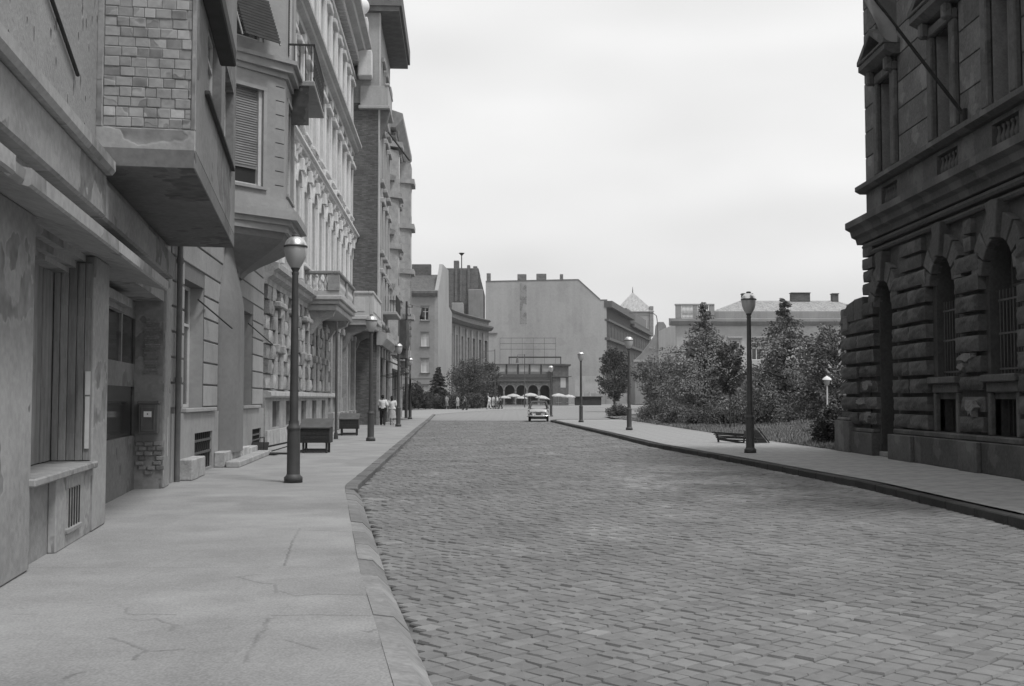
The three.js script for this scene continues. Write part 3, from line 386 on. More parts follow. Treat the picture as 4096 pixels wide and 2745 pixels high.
// ---------------------------------------------------------------- ornate palace with the stone balcony
const balPts = [[.035, 0], [.07, .02], [.07, .06], [.04, .1], [.075, .2], [.09, .3], [.06, .42], [.035, .52], [.04, .58], [.065, .62], [.065, .68], [.035, .7]];
const balGeo = uvm(fix(lathe(balPts, 10)));
{
  const C = thing('ornate_palace', 'pale ornate palace with rough-hewn ground floor, stone balconies and arched window heads', 'building', [-7.95, 0, -35], facing(-.055, -1));
  const pm = M(.74, 'plaster', { bump: .008 }), pm2 = M(.78, 'plaster', { bump: .006 }), st = M(.42, 'stone', { bump: .012 }), S1 = 31, pitch = 2.46, c0 = 1.6, N = 12;
  const cx = i => c0 + i * pitch + .3;
  // upper wall with openings
  const holes = []; for (let i = 0; i < N; i++) { const x = cx(i); holes.push(arch(x - .55, x + .55, 7.0, 10.4).reverse(), rectH(x - .55, x + .55, 12.3, 15.0), rectH(x - .5, x + .5, 17.5, 20.0)); }
  P('wall', [ext(rect(0, S1, 5.9, 23), -.45, 0, holes)], pm, C);
  P('party_wall', bx(-.002, .02, 5.9, 23, -9, -.45), M(.4, 'plaster'), C);
  reseed(61);
  for (let i = 0; i < N; i++) { const x = cx(i);
    const p1 = [[7.0, 9.7], [12.3, 15], [17.5, 20]]; for (const [a, b] of p1) windowUnit(C, x - .54, x + .54, a, b, -.36, M(.5));
    P('tympanum', ext(arch(x - .54, x + .54, 9.72, 10.39), -.36, -.3), M(.12, 'stone'), C);
    P('window_arch', [(() => { const o = arch(x - .78, x + .78, 9.85, 10.66, 12), h = arch(x - .56, x + .56, 9.85, 10.42, 12); return ext([...o, ...h.reverse()], .002, .16); })(), cb(x - .12, x + .12, 10.35, 10.85, .1, .32, .03)], pm2, C);
    Ps('window_surround', [bx(x - .74, x - .55, 7, 9.85, -.02, .07), bx(x + .55, x + .74, 7, 9.85, -.02, .07), bx(x - .7, x - .56, 12.2, 15.2, -.02, .08), bx(x + .56, x + .7, 12.2, 15.2, -.02, .08), cb(x - .85, x + .85, 15.2, 15.42, -.02, .28, .03), bx(x - .66, x - .5, 17.4, 20.2, -.02, .07), bx(x + .5, x + .66, 17.4, 20.2, -.02, .07), cb(x - .8, x + .8, 20.2, 20.4, -.02, .24, .03)], pm2, C);
    Ps('sill', [cb(x - .85, x + .85, 6.86, 7, -.2, .2, .02), cb(x - .8, x + .8, 12.14, 12.28, -.2, .2, .02), cb(x - .75, x + .75, 17.36, 17.48, -.2, .18, .02)], pm2, C);
    const px = x + pitch / 2; if (i < N - 1) { Ps('pilaster', [cb(px - .22, px + .22, 6.3, 10.9, -.02, .13, .02), cb(px - .3, px + .3, 10.5, 10.9, -.02, .2, .04), cb(px - .2, px + .2, 11.6, 16.1, -.02, .12, .02), cb(px - .28, px + .28, 15.7, 16.1, -.02, .19, .04), cb(px - .2, px + .2, 16.9, 21, -.02, .1, .02)], pm2, C, i, i); }
    if (i !== 6) Ps('console', [ext([[0, 0], [.34, 0], [.3, -.18], [.16, -.3], [.1, -.6], [0, -.66]], -.1, .1).rotateY(-Math.PI / 2).translate(x + .9, 11.06, 0), ext([[0, 0], [.34, 0], [.3, -.18], [.16, -.3], [.1, -.6], [0, -.66]], -.1, .1).rotateY(-Math.PI / 2).translate(x - .9, 11.06, 0)], pm2, C);
    if (rnd() < .65 && i < 9) P('broken_ornament', [cb(x - .4, x + .3, 11.45, 11.6 + rr(0, .3), .1, .4, .06), rough(x - .2, x + .2, 11.5, 12.0 + rr(-.1, .3), .12, .36, .1, 3, 3, i + 9)], M(.4, 'stone', { bump: .02 }), C);
  }
  const corn = (y, h, d) => [[-.02, y], [d * .25, y], [d * .3, y + h * .25], [d * .65, y + h * .4], [d * .7, y + h * .6], [d, y + h * .7], [d, y + h * .95], [-.02, y + h * 1.12]];
  P('first_floor_cornice', [profile(corn(5.25, .7, .5), -.35, S1)], st, C);
  P('string_course', [profile(corn(11.06, .42, .4), 0, S1)], pm2, C);
  P('middle_cornice', [profile(corn(16.05, .62, .62), 0, S1 - 1.2)], M(.5, 'plaster'), C);
  P('roof_cornice', [profile(corn(22.2, 1.1, 1.05), 0, S1)], M(.5, 'plaster'), C);
  for (let i = 0; i < 50; i++) P('dentil', cb(.3 + i * .61, .62 + i * .61, 21.75, 22.2, -.02, .42, .03), M(.48, 'plaster'), C);
  P('frieze', [profile([[-.02, 21], [.16, 21], [.16, 21.15], [.1, 21.2], [-.02, 21.2]], 0, S1)], pm2, C);
  P('attic', [bx(0, S1, 23, 24.2, -9, .2)], pm, C);
  const fin = P('finial', [(() => { const g = new THREE.SphereGeometry(.52, 18, 12); g.translate(S1 - 1.4, 25.1, .5); return g; })(), cyl(S1 - 1.4, 24.3, 24.7, .5, .22, .16)], M(.75), C);
  Ps('corner_pedestal', [cb(S1 - 1.9, S1 - .9, 23.1, 24.3, .15, .95, .05), cb(S1 - 1, S1 - .1, 21.0, 22.6, .3, 1.15, .06)], pm, C);
  P('back_house', bx(.03, S1, 0, 23, -9, -.45), pm, C);
  // plinth with cellar lights, ledge
  const cw = [2.2, 5.2, 9.2, 12.6, 16]; Ps('plinth', [ext(rect(0, S1, 0, 1.62), -.45, .06, cw.map(x => rectH(x - .75, x + .75, .62, 1.5)))], M(.4, 'stone', { bump: .012 }), C);
  for (const x of cw) { const v = P('cellar_light', bx(x - .75, x + .75, .62, 1.5, -.45, -.42), cellar, C); P('grille_bar', Array.from({ length: 7 }, (_, i) => bar([x - .68 + i * .226, .62, -.06], [x - .68 + i * .226, 1.5, -.06], .022, 6)), M(.2, 'grain'), v); }
  P('plinth_ledge', [profile([[-.02, 1.62], [.22, 1.62], [.26, 1.68], [.24, 1.8], [-.02, 1.86]], 0, 21)], M(.5, 'stone'), C);
  for (let i = 0; i < 5; i++) P('base_stone', rough(i * 1.3 + .03, i * 1.3 + 1.27, 0, .55, .05, .16, .02, 4, 2, i), M([.5, .45, .54][i % 3], 'stone'), C, i, i);
  // hewn ground floor
  const gw = [[2.0, 1], [5.0, 1], [8.9, 1.2], [12.2, 1], [15.4, 1]]; P('ground_wall', [ext(rect(0, S1, 1.62, 5.3), -.6, -.02, gw.map(([x, w]) => rectH(x - w / 2, x + w / 2, 1.95, 4.5)))], M(.3, 'stone'), C);
  gw.forEach(([x, w]) => windowUnit(C, x - w / 2, x + w / 2, 1.95, 4.5, -.45, M(.3, 'wood')));
  let edges = [0, ...gw.flatMap(([x, w]) => [x - w / 2, x + w / 2]), 17.6]; reseed(62);
  for (let k = 0; k < edges.length - 1; k += 2) for (let r = 0; r < 7; r++) { const a = edges[k], b = edges[k + 1], y = 1.9 + r * .48, n = Math.max(1, Math.round((b - a) / .8)); for (let i = 0; i < n; i++) { const l = (b - a) / n, out = (r + i) % 2 ? .2 : .12; P('hewn_block', rough(a + i * l + .02, a + (i + 1) * l - .02, y + .025, y + .455, -.03, out + rr(0, .05), .06, 4, 3, k * 31 + r * 7 + i), M([.3, .38, .46, .52][Math.floor(rnd() * 4)], 'stone', { bump: .02 }), C, rnd() * 2, rnd() * 2); } }
  gw.forEach(([x, w], i) => { Ps('window_hood', [cb(x - w / 2 - .3, x + w / 2 + .3, 4.62, 4.82, -.02, .34, .04), rough(x - .22, x + .22, 4.3, 5.0, 0, .34, .08, 3, 4, i + 70)], st, C); Ps('window_column', [cyl(x - w / 2 - .14, 1.9, 4.5, .14, .1, .08, 10), cyl(x + w / 2 + .14, 1.9, 4.5, .14, .1, .08, 10), cb(x - w / 2 - .28, x - w / 2, 3.1, 3.4, 0, .3, .04), cb(x + w / 2, x + w / 2 + .28, 3.1, 3.4, 0, .3, .04)], st, C, i, 1); });
  // smooth piers of the arcade end
  for (let i = 0; i < 6; i++) { const x = 18.2 + i * 2.35; P('shop_pier', [cb(x - .28, x + .28, 0, 5.25, -.02, .2 + .1 * (i % 2), .03), cb(x - .36, x + .36, 0, .9, -.02, .34, .03), cb(x - .36, x + .36, 4.9, 5.25, -.02, .34, .03)], M(.33, 'stone'), C, i, i); if (i < 5) { const w = P('shop_window', [bx(x + .28, x + 2.07, .7, 4.9, -.02, -.004)], darkRoomPane, C); P('glazing_bar', [bx(x + 1.1, x + 1.2, .7, 4.9, -.005, .04), bx(x + .28, x + 2.07, 3.6, 3.7, -.005, .04)], M(.22, 'wood'), w); } }
  // stone balcony with balusters
  const b0 = 9.6, b1 = 16.6, D = 1.42;
  const bal = P('balcony', [cb(b0, b1, 5.45, 5.62, -.02, D, .02), cb(b0 - .1, b1 + .1, 5.62, 5.8, -.02, D + .1, .03), cb(b0 + .05, b1 - .05, 5.8, 6.0, 0, D - .02, .015), cb(b0 + .12, b1 - .12, 5.2, 5.45, 0, D - .12, .03)], M(.5, 'plaster', { bump: .008 }), C);
  P('balcony_rail', [cb(b0 - .03, b1 + .03, 6.68, 6.82, D - .26, D + .02, .03), cb(b0 - .03, b0 + .26, 6.68, 6.82, 0, D - .26, .03), cb(b1 - .26, b1 + .03, 6.68, 6.82, 0, D - .26, .03)], M(.28, 'stone'), bal);
  P('balcony_pedestal', [cb(b0, b0 + .26, 6, 6.68, D - .5, D - .02, .015), cb(b1 - .3, b1, 6, 6.68, D - .5, D - .02, .015), cb((b0 + b1) / 2 - .25, (b0 + b1) / 2 + .25, 6, 6.68, D - .28, D - .02, .015)], M(.36, 'stone'), bal);
  for (let i = 0; i < 4; i++) share('baluster', balGeo, M(.55, 'stone'), bal, b0 + .12, 5.99, .12 + i * .235);
  for (let i = 0; i < 20; i++) if (Math.abs(i - 9.5) > 1) share('baluster', balGeo, M(.55, 'stone'), bal, b0 + .48 + i * .32, 5.99, D - .14);
  for (const x of [b0 + .5, b1 - .5]) P('balcony_console', ext([[0, 0], [1.2, 0], [1.1, -.25], [.6, -.45], [.25, -.95], [0, -1.1]], -.2, .2).rotateY(-Math.PI / 2).translate(x, 5.22, 0), st, bal);
  // plain parapet balcony by the end of the house
  const e0 = 24.6, e1 = 31.4, E = 1.75;
  const b2 = P('balcony', [cb(e0, e1, 5.9, 6.12, -.02, E, .03), cb(e0 + .1, e1 - .1, 5.6, 5.9, 0, E - .16, .03), cb(e0 + .06, e1 - .06, 6.12, 7.3, E - .24, E - .06, .02), cb(e0 + .06, e0 + .24, 6.12, 7.3, 0, E - .24, .02), cb(e0, e1, 7.3, 7.46, E - .3, E, .03), cb(e0, e0 + .3, 7.3, 7.46, 0, E - .3, .03)], M(.56, 'plaster'), C);
  P('parapet_panel', [cb(e0 + .03, e0 + .062, 6.35, 7.1, .3, E - .5, .01), cb(e0 + .5, e0 + 3, 6.35, 7.1, E - .062, E - .03, .01), cb(e0 + 3.4, e1 - .4, 6.35, 7.1, E - .062, E - .03, .01)], M(.6, 'plaster'), b2);
  for (const x of [e0 + .5, e1 - .7]) P('balcony_console', ext([[0, 0], [1.4, 0], [1.2, -.3], [.5, -.6], [.25, -1.2], [0, -1.4]], -.22, .22).rotateY(-Math.PI / 2).translate(x, 5.62, 0), M(.25, 'stone'), b2);
}
// ---------------------------------------------------------------- tall house with the bare brick side wall
{
  const D = thing('tall_house', 'tall house showing a dark bare brick side wall under wide overhanging eaves', 'building', [-8.15, 0, -66], facing(-.05, -1));
  const pm = M(.45, 'plaster'), S1 = 11;
  P('brick_side_wall', bx(0, .3, 0, 19.6, -12, -.02), M(.17, 'brick', { bump: .012 }), D);
  P('plaster_side_wall', [bx(-.01, .3, 19.6, 25.2, -12, -.01)], M(.42, 'plaster'), D);
  P('facade', [ext(rect(.02, S1, 5, 25.2), -.4, 0, [0, 1, 2].flatMap(i => [0, 1, 2, 3].map(j => rectH(1.4 + i * 3.2, 2.6 + i * 3.2, 6.4 + j * 4.4, 9.2 + j * 4.4))))], pm, D);
  for (let i = 0; i < 3; i++) for (let j = 0; j < 4; j++) { windowUnit(D, 1.4 + i * 3.2, 2.6 + i * 3.2, 6.4 + j * 4.4, 9.2 + j * 4.4, -.3, M(.5)); Ps('window_surround', [cb(1.1 + i * 3.2, 2.9 + i * 3.2, 9.3 + j * 4.4, 9.6 + j * 4.4, -.02, .3, .04), cb(1.1 + i * 3.2, 2.9 + i * 3.2, 6.1 + j * 4.4, 6.35 + j * 4.4, -.02, .28, .04), cb(1.1 + i * 3.2, 1.35 + i * 3.2, 6.35 + j * 4.4, 9.3 + j * 4.4, -.02, .14, .02), cb(2.65 + i * 3.2, 2.9 + i * 3.2, 6.35 + j * 4.4, 9.3 + j * 4.4, -.02, .14, .02)], pm, D); }
  P('eaves', [bx(-.4, S1 + .4, 25.2, 25.5, -12, 1.25), bx(-.5, S1 + .5, 25.5, 26.5, -12, 1.4)], M(.16, 'stone'), D);
  P('roof', [bx(-.3, S1, 26.5, 28.6, -12, .4)], M(.14, 'tile'), D);
  P('corner_quoin', [bx(-.03, .6, 6, 25.2, 0, .09)], M(.55, 'plaster'), D);
  const sb = P('small_balcony', [cb(-.3, 3.4, 19.2, 19.4, -1.2, .7, .03), cb(-.25, 3.3, 19.4, 20.6, .45, .62, .02), cb(-.25, -.1, 19.4, 20.6, -1.1, .45, .02), cb(-.3, 3.4, 20.6, 20.75, .4, .68, .03)], M(.5, 'plaster'), D);
  P('balcony_console', [ext([[0, 0], [.7, 0], [.5, -.8], [0, -2]], -.3, .3).rotateY(-Math.PI / 2).translate(.4, 19.2, 0)], M(.2, 'stone'), sb);
  P('flag_mast', bar([7, 19.6, .1], [7, 17.6, 1.6], .06), iron, D);
  P('first_floor_cornice', profile([[-.02, 4.8], [.3, 4.8], [.6, 5.2], [.6, 5.5], [-.02, 5.7]], -.2, S1), pm, D);
  for (let i = 0; i < 5; i++) { const x = .4 + i * 2.6; P('shop_pier', [cb(x - .3, x + .3, 0, 4.8, -.3, .15, .03)], M(.3, 'stone'), D, i, 0); }
  P('shop_front', bx(.02, S1, 0, 4.8, -.4, -.28), darkRoomPane, D);
  const bay = P('iron_balcony', [cb(3.2, 8, 6.9, 7.1, 0, 1, .03)], pm, D); P('balcony_railing', [bx(3.2, 8, 8.05, 8.12, .94, 1), ...Array.from({ length: 30 }, (_, i) => bar([3.25 + i * .16, 7.1, .97], [3.25 + i * .16, 8.08, .97], .018, 5)), ...Array.from({ length: 6 }, (_, i) => bar([3.22, 7.1, .1 + i * .17], [3.22, 8.08, .1 + i * .17], .018, 5))], iron, bay); P('balcony_brace', [beam([3.3, 8.1, .97], [3.3, 9.6, .05], .05, .05)], M(.4), bay);
  P('back_house', bx(.3, S1, 0, 25.2, -12, -.4), pm, D);
  for (let i = 0; i < 2; i++) { const a = P('awning', [(() => { const g = ext([[0, 0], [1.7, -.75], [1.7, -1], [1.66, -1], [1.66, -.78], [0, -.06]], 0, 2.3); g.rotateY(-Math.PI / 2); g.translate(3.2 + i * 5.2, 4.2, 0); return g; })()], M(.12, 'grain'), D); P('awning_arm', [bar([1.0 + i * 5.2, 2.9, 0], [1.0 + i * 5.2, 3.3, 1.6], .02), bar([3.1 + i * 5.2, 2.9, 0], [3.1 + i * 5.2, 3.3, 1.6], .02)], iron, a); }
}
// ---------------------------------------------------------------- ornate house at the end with stacked oriels
{
  const E = thing('oriel_house', 'weathered ornate house with stacked stone oriels and a heavy hanging bay at the square', 'building', [-8.74, 0, -77.6], facing(-.045, -1));
  const pm = M(.4, 'stone', { bump: .02 }), S1 = 14;
  P('facade', [ext(rect(0, S1, 4.6, 21.5), -.4, 0, [0, 1, 2, 3].flatMap(i => [0, 1, 2, 3].map(j => rectH(1 + i * 3.4, 2.2 + i * 3.4, 6.2 + j * 3.9, 8.6 + j * 3.9))))], pm, E);
  for (let i = 0; i < 4; i++) for (let j = 0; j < 4; j++) windowUnit(E, 1 + i * 3.4, 2.2 + i * 3.4, 6.2 + j * 3.9, 8.6 + j * 3.9, -.3, M(.45));
  reseed(71);
  for (let j = 0; j < 4; j++) { Ps('window_hood', [0, 1, 2, 3].flatMap(i => [cb(.7 + i * 3.4, 2.5 + i * 3.4, 8.7 + j * 3.9, 9 + j * 3.9, -.02, .4, .06), ext([[.6 + i * 3.4, 9 + j * 3.9], [1.6 + i * 3.4, 9.6 + j * 3.9], [2.6 + i * 3.4, 9 + j * 3.9]], 0, .36), rough(1.3 + i * 3.4, 1.9 + i * 3.4, 9 + j * 3.9, 9.5 + j * 3.9, .3, .6, .1, 3, 3, i + j * 5)]), pm, E, j, j); P('belt_course', profile([[-.02, 5.5 + j * 3.9], [.3, 5.5 + j * 3.9], [.4, 5.8 + j * 3.9], [-.02, 5.95 + j * 3.9]], 0, S1), pm, E); }
  for (const [s0, s1, y0, y1, d] of [[.3, 3.2, 5.2, 19.5, .55], [10.6, 13.8, 4.6, 20.8, .95]]) { const o = P('oriel', [prism([[s0, 0], [s0 + .5, d], [s1 - .5, d], [s1, 0]], y0, y1)], pm, E, s0, 1); for (let j = 0; j < 4; j++) Ps('oriel_cornice', [prism([[s0 - .15, 0], [s0 + .4, d + .3], [s1 - .4, d + .3], [s1 + .15, 0]], y0 + 3.4 + j * 3.7, y0 + 3.8 + j * 3.7)], pm, o, j, 2); P('oriel_base', [prism([[s0 + .2, 0], [s0 + .7, d * .8], [s1 - .7, d * .8], [s1 - .2, 0]], y0 - .5, y0), prism([[s0 + .6, 0], [s0 + 1, d * .45], [s1 - 1, d * .45], [s1 - .6, 0]], y0 - 1, y0 - .5)], M(.2, 'stone'), o); for (let j = 0; j < 4; j++) P('oriel_window', bx(s0 + 1, s1 - 1, y0 + .9 + j * 3.7, y0 + 2.9 + j * 3.7, d - .02, d + .01), darkRoomPane, o); }
  P('hanging_bay', [rough(6.2, 9.4, 5.4, 7.6, 0, 1.1, .18, 8, 5, 3), prism([[6.2, 0], [6.5, .9], [9.1, .9], [9.4, 0]], 4.7, 5.4)], M(.09, 'stone', { bump: .03 }), E);
  P('roof_cornice', [profile([[-.02, 21], [.4, 21], [.9, 21.6], [.9, 22], [-.02, 22.3]], -.1, S1)], pm, E);
  P('back_house', bx(0, S1, 0, 21.5, -12, -.4), pm, E);
  P('shop_front', bx(0, S1, 0, 4.6, -.4, -.25), darkRoomPane, E);
  for (let i = 0; i < 6; i++) P('shop_pier', cb(i * 2.7, .5 + i * 2.7, 0, 4.6, -.3, .2, .03), pm, E, i, 3);
  P('fascia_board', cb(.2, 7, 3.7, 4.4, .1, .3, .02), M(.55, 'plaster'), E);
  const a = P('awning', [(() => { const g = ext([[0, 0], [1.8, -.8], [1.8, -1.05], [1.76, -1.05], [1.76, -.82], [0, -.06]], 0, 5); g.rotateY(-Math.PI / 2); g.translate(7, 3.6, .2); return g; })()], M(.1, 'grain'), E); P('awning_arm', [bar([2.2, 2.2, .1], [2.2, 2.7, 1.8], .02), bar([6.8, 2.2, .1], [6.8, 2.7, 1.8], .02)], iron, a);
}
// ---------------------------------------------------------------- right side: soot-black rusticated building
{
  const J = thing('rusticated_building', 'soot-blackened stone building with rusticated arches, heavy cornice and pedimented windows', 'building', [10.2, 0, -31.3], -Math.PI / 2);
  const g0 = .08, sm0 = M(g0, 'soot', { bump: .012 }), blk = [.095, .112, .13, .104].map(q => M(q, 'soot', { bump: .016 })), tr = M(.115, 'soot', { bump: .008 }), pale = M(.3, 'stone', { bump: .02 });
  const S1 = 19, ctr = [1.55, 5.62, 8.62, 11.75, 14.9, 18], hw = [.68, .66, .74, .7, .7, .7];
  const openings = ctr.slice(0, 5).map((c, i) => arch(c - hw[i], c + hw[i], i ? 2.1 : 0, i ? 4.95 : 4.8, 12).reverse());
  const bas = ctr.slice(1, 5).map((c, i) => rectH(c - .58, c + .58, .8, 1.58));
  P('ground_wall', [ext(rect(0, S1, 0, 6.1), -.7, -.06, [...openings, ...bas])], sm0, J);
  // piers of bossed blocks
  const piers = [[-2.18, .82], [2.35, 4.72], [6.5, 7.72], [9.52, 10.9], [12.6, 14.05], [15.75, 17.2]]; reseed(23);
  piers.forEach(([a, b], k) => { for (let r = 0; r < 9; r++) { const y = .84 + r * .445; if (k === 0 && r > 7) continue; const y1 = y + .345, nsp = b - a > 2 ? 2 : 1; const cutIn = k === 0 ? 0 : 0; for (let i = 0; i < nsp; i++) { const l = (b - a) / nsp, x0 = a + i * l, x1 = x0 + l - (i < nsp - 1 ? .02 : 0); const hurt = (k === 2 && r < 4) || (k === 0 && r < 4 && i === 1); P('rusticated_block', hurt ? rough(x0, x1, y + rr(0, .05), y1, -.2, .16 + rr(-.05, .04), .1, 6, 4, k * 50 + r * 5 + i) : rough(x0, x1, y, y1, -.2, .19 + rr(-.015, .015), .065, 7, 5, k * 50 + r * 5 + i), hurt ? M([.12, .16, .1][r % 3], 'soot', { bump: .03 }) : blk[(r + k + i) % 4], J, rnd() * 3, rnd() * 3); } } });
  for (const [cx, cy, rx, ry, sd] of [[7.1, 2.5, .42, .12, 1], [6.85, 2.3, .2, .1, 2], [.25, 1.95, .3, .16, 3], [-.3, 1.5, .35, .13, 4], [.3, 1.05, .2, .16, 5], [7.3, 1.4, .25, .2, 6]]) P('plaster_scar', ext(Array.from({ length: 16 }, (_, i) => { const a = i / 16 * 6.2832, q = .55 + .6 * hash(i, sd, 77); return [cx + rx * q * Math.cos(a), cy + ry * q * Math.sin(a)]; }), .05, .19), M(.2, 'stone', { bump: .03 }), J, sd, 0);
  // wall end beyond the house corner, with a rounded shoulder
  P('end_wall', [ext([[-2.2, 0], [.05, 0], [.05, 4.5], [-.9, 4.5], [-1.4, 4.42], [-1.85, 4.2], [-2.1, 3.85], [-2.2, 3.4]], -.7, -.04)], sm0, J);
  P('shoulder_block', [ext([[-2.18, 3.95 - .1], [-.75, 3.85], [-.75, 4.47], [-1.3, 4.4], [-1.75, 4.2], [-2.05, 3.95]], -.1, .18, [], .03), ext([[-.72, 3.85], [0, 3.85], [.1, 4.5], [-.72, 4.49]], -.1, .18, [], .03)], blk[1], J);
  const plq = P('plaque', [cb(-1.72, -1.3, 3.62, 4.05, .1, .2, .01)], M(.17, 'stone'), J); P('plaque_border', [bx(-1.69, -1.33, 3.65, 3.67, .2, .207), bx(-1.69, -1.33, 4, 4.02, .2, .207)], M(.08), plq);
  // arch rings and upper ground-floor blocks
  for (let i = 0; i < 5; i++) { const c = ctr[i], r = hw[i], yb = (i ? 4.95 : 4.8) - r; for (let k = 0; k < 7; k++) { const a0 = Math.PI * (k + .06) / 7, a1 = Math.PI * (k + .94) / 7, key = k === 3, R = key ? r + .8 : r + .52, q = (R_, a) => [c + R_ * Math.cos(a), yb + R_ * Math.sin(a)]; P(key ? 'keystone' : 'voussoir', ext([q(r, a0), q(R, a0), q(R, (a0 + a1) / 2), q(R, a1), q(r, a1), q(r, (a0 + a1) / 2)], -.15, key ? .2 : .11, [], .018), blk[(k + i) % 4], J, rnd(), rnd()); } }
  for (let i = 0; i < 4; i++) { const a = ctr[i] + hw[i] + .6, b = ctr[i + 1] - hw[i + 1] - .6; for (let r = 0; r < 2; r++) if (b - a > .15) P('rusticated_block', rough(a, b, 4.86 + r * .4, 5.17 + r * .4, -.2, .1, .03, 4, 3, i * 9 + r), blk[(i + r) % 4], J, rnd(), rnd()); }
  for (let r = 0; r < 4; r++) P('corner_quoin', rough(-.12 + .07 * (r % 2), .74, 4.56 + r * .36, 4.86 + r * .36, -.5, .14, .05, 4, 3, 300 + r), blk[r % 4], J, rnd(), rnd());
  // openings: door, windows, bars
  const dr = P('door', [bx(.9, 2.2, 0, 4.6, -.62, -.56)], M(.03, 'wood', { bump: .01 }), J); Ps('door_panel', [cb(.98, 1.5, .3, 1.9, -.57, -.54, .02), cb(1.6, 2.14, .3, 1.9, -.57, -.54, .02), cb(.98, 1.5, 2.1, 3.5, -.57, -.54, .02), cb(1.6, 2.14, 2.1, 3.5, -.57, -.54, .02)], M(.035, 'wood'), dr);
  P('door_step', cb(.86, 2.3, 0, .13, -.6, .02, .015), M(.3, 'stone'), J);
  ctr.slice(1, 5).forEach((c, i) => { windowUnit(J, c - .64, c + .64, 2.1, 4.9, -.55, M(.06)); Ps('window_sill', [cb(c - .82, c + .82, 1.94, 2.1, -.5, .16, .02), cb(c - .74, c + .74, 1.72, 1.94, -.2, .06, .02)], tr, J, i, 0);
    const gb = P('window_grille', [bx(c - .6, c + .6, 2.95, 2.99, -.22, -.18), bx(c - .6, c + .6, 3.66, 3.7, -.22, -.18), bx(c - .6, c + .6, 2.2, 2.24, -.22, -.18)], M(.09, 'grain', { rough: .6 }), J); for (let k = 0; k < 8; k++) P('grille_bar', bar([c - .56 + k * .16, 2.1, -.2], [c - .56 + k * .16, 3.9, -.2], .014, 6), M(.09, 'grain', { rough: .6 }), gb);
    const cv = P('cellar_window', [bx(c - .58, c + .58, .8, 1.58, -.69, -.66)], sm0, J); P('cellar_bar', Array.from({ length: 6 }, (_, k) => bar([c - .5 + k * .2, .8, -.32], [c - .5 + k * .2, 1.58, -.32], .02, 6)), iron, cv); Ps('cellar_frame', [cb(c - .74, c - .58, .8, 1.72, -.2, .04, .02), cb(c + .58, c + .74, .8, 1.72, -.2, .04, .02)], tr, cv); });
  // plinth, corner posts
  Ps('plinth', [cb(2.36, S1, 0, .66, -.3, .2, .015), cb(2.38, S1, .66, .8, -.3, .16, .03)], M(.11, 'soot', { bump: .008 }), J);
  for (const [a, b] of [[2.36, 4.0], [6.9, 7.9], [9.9, 10.8]]) P('plinth_block', cb(a, b, 0, .655, .2, .3, .015), M(.14, 'soot', { bump: .008 }), J, a, 1);
  P('corner_post', [cb(-2.5, -1.12, 0, .92, -.7, .26, .015), cb(-2.44, -1.18, .92, 1.02, -.6, .2, .03)], M(.17, 'soot', { bump: .008 }), J);
  P('corner_post', [cb(-1.08, .78, 0, .62, -.4, .2, .015), cb(-1.06, .74, .62, .74, -.4, .15, .03)], M(.12, 'soot', { bump: .008 }), J);
  // mouldings below the cornice, cornice, frieze
  Ps('impost_band', [profile([[-.1, 5.66], [.06, 5.66], [.1, 5.72], [.06, 5.78], [-.1, 5.8]], 0, S1), profile([[-.1, 5.86], [.1, 5.86], [.14, 5.92], [.1, 6.0], [-.1, 6.02]], 0, S1)], tr, J);
  const cor = [[-.1, 6.05], [.14, 6.05], [.18, 6.2], [.3, 6.26], [.34, 6.42], [.48, 6.5], [.48, 6.68], [.1, 6.78], [-.1, 6.78]];
  P('main_cornice', [profile(cor, -.42, S1)], tr, J); P('cornice_return', [bx(-.42, 0, 6.3, 6.66, -3, -.1)], tr, J);
  const W2 = [1.9, 5.85, 8.88, 12.0, 15.1]; P('frieze', [ext(rect(0, S1, 6.7, 7.52), -.5, -.02, W2.map(c => rectH(c - .62, c + .62, 6.86, 7.4)))], M(.13, 'soot', { bump: .012 }), J);
  const bg = uvm(fix(lathe(balPts.map(([r, y]) => [r * .9, y * .72]), 8))); W2.forEach(c => { const p = P('apron_back', bx(c - .62, c + .62, 6.86, 7.4, -.5, -.34), sm0, J); for (let k = 0; k < 6; k++) share('baluster', bg, M(.16, 'soot'), p, c - .52 + k * .208, 6.87, -.15); });
  P('sill_course', [profile([[-.1, 7.5], [.1, 7.5], [.24, 7.58], [.24, 7.7], [-.1, 7.76]], -.22, S1)], tr, J);
  // upper storey of slabs
  P('upper_wall', [ext(rect(.02, S1, 7.7, 14), -.5, -.03, W2.map(c => rectH(c - .52, c + .52, 7.8, 10.3)))], M(.07, 'soot', { bump: .01 }), J);
  reseed(29); const spans = [[.04, W2[0] - .85], ...[0, 1, 2, 3].map(i => [W2[i] + .85, W2[i + 1] - .85]), [W2[4] + .85, S1]]; for (const [a, b] of spans) for (let r = 0; r < 8; r++) { const y = 7.78 + r * .72, n = b - a > 1.3 ? 1 : 1; P('ashlar_slab', cb(a, b, y + .012, y + .708, -.035, rr(-.004, .004), .012), M([.15, .17, .19][Math.floor(rnd() * 3)], 'soot', { bump: .02 }), J, rnd() * 3, rnd() * 3); }
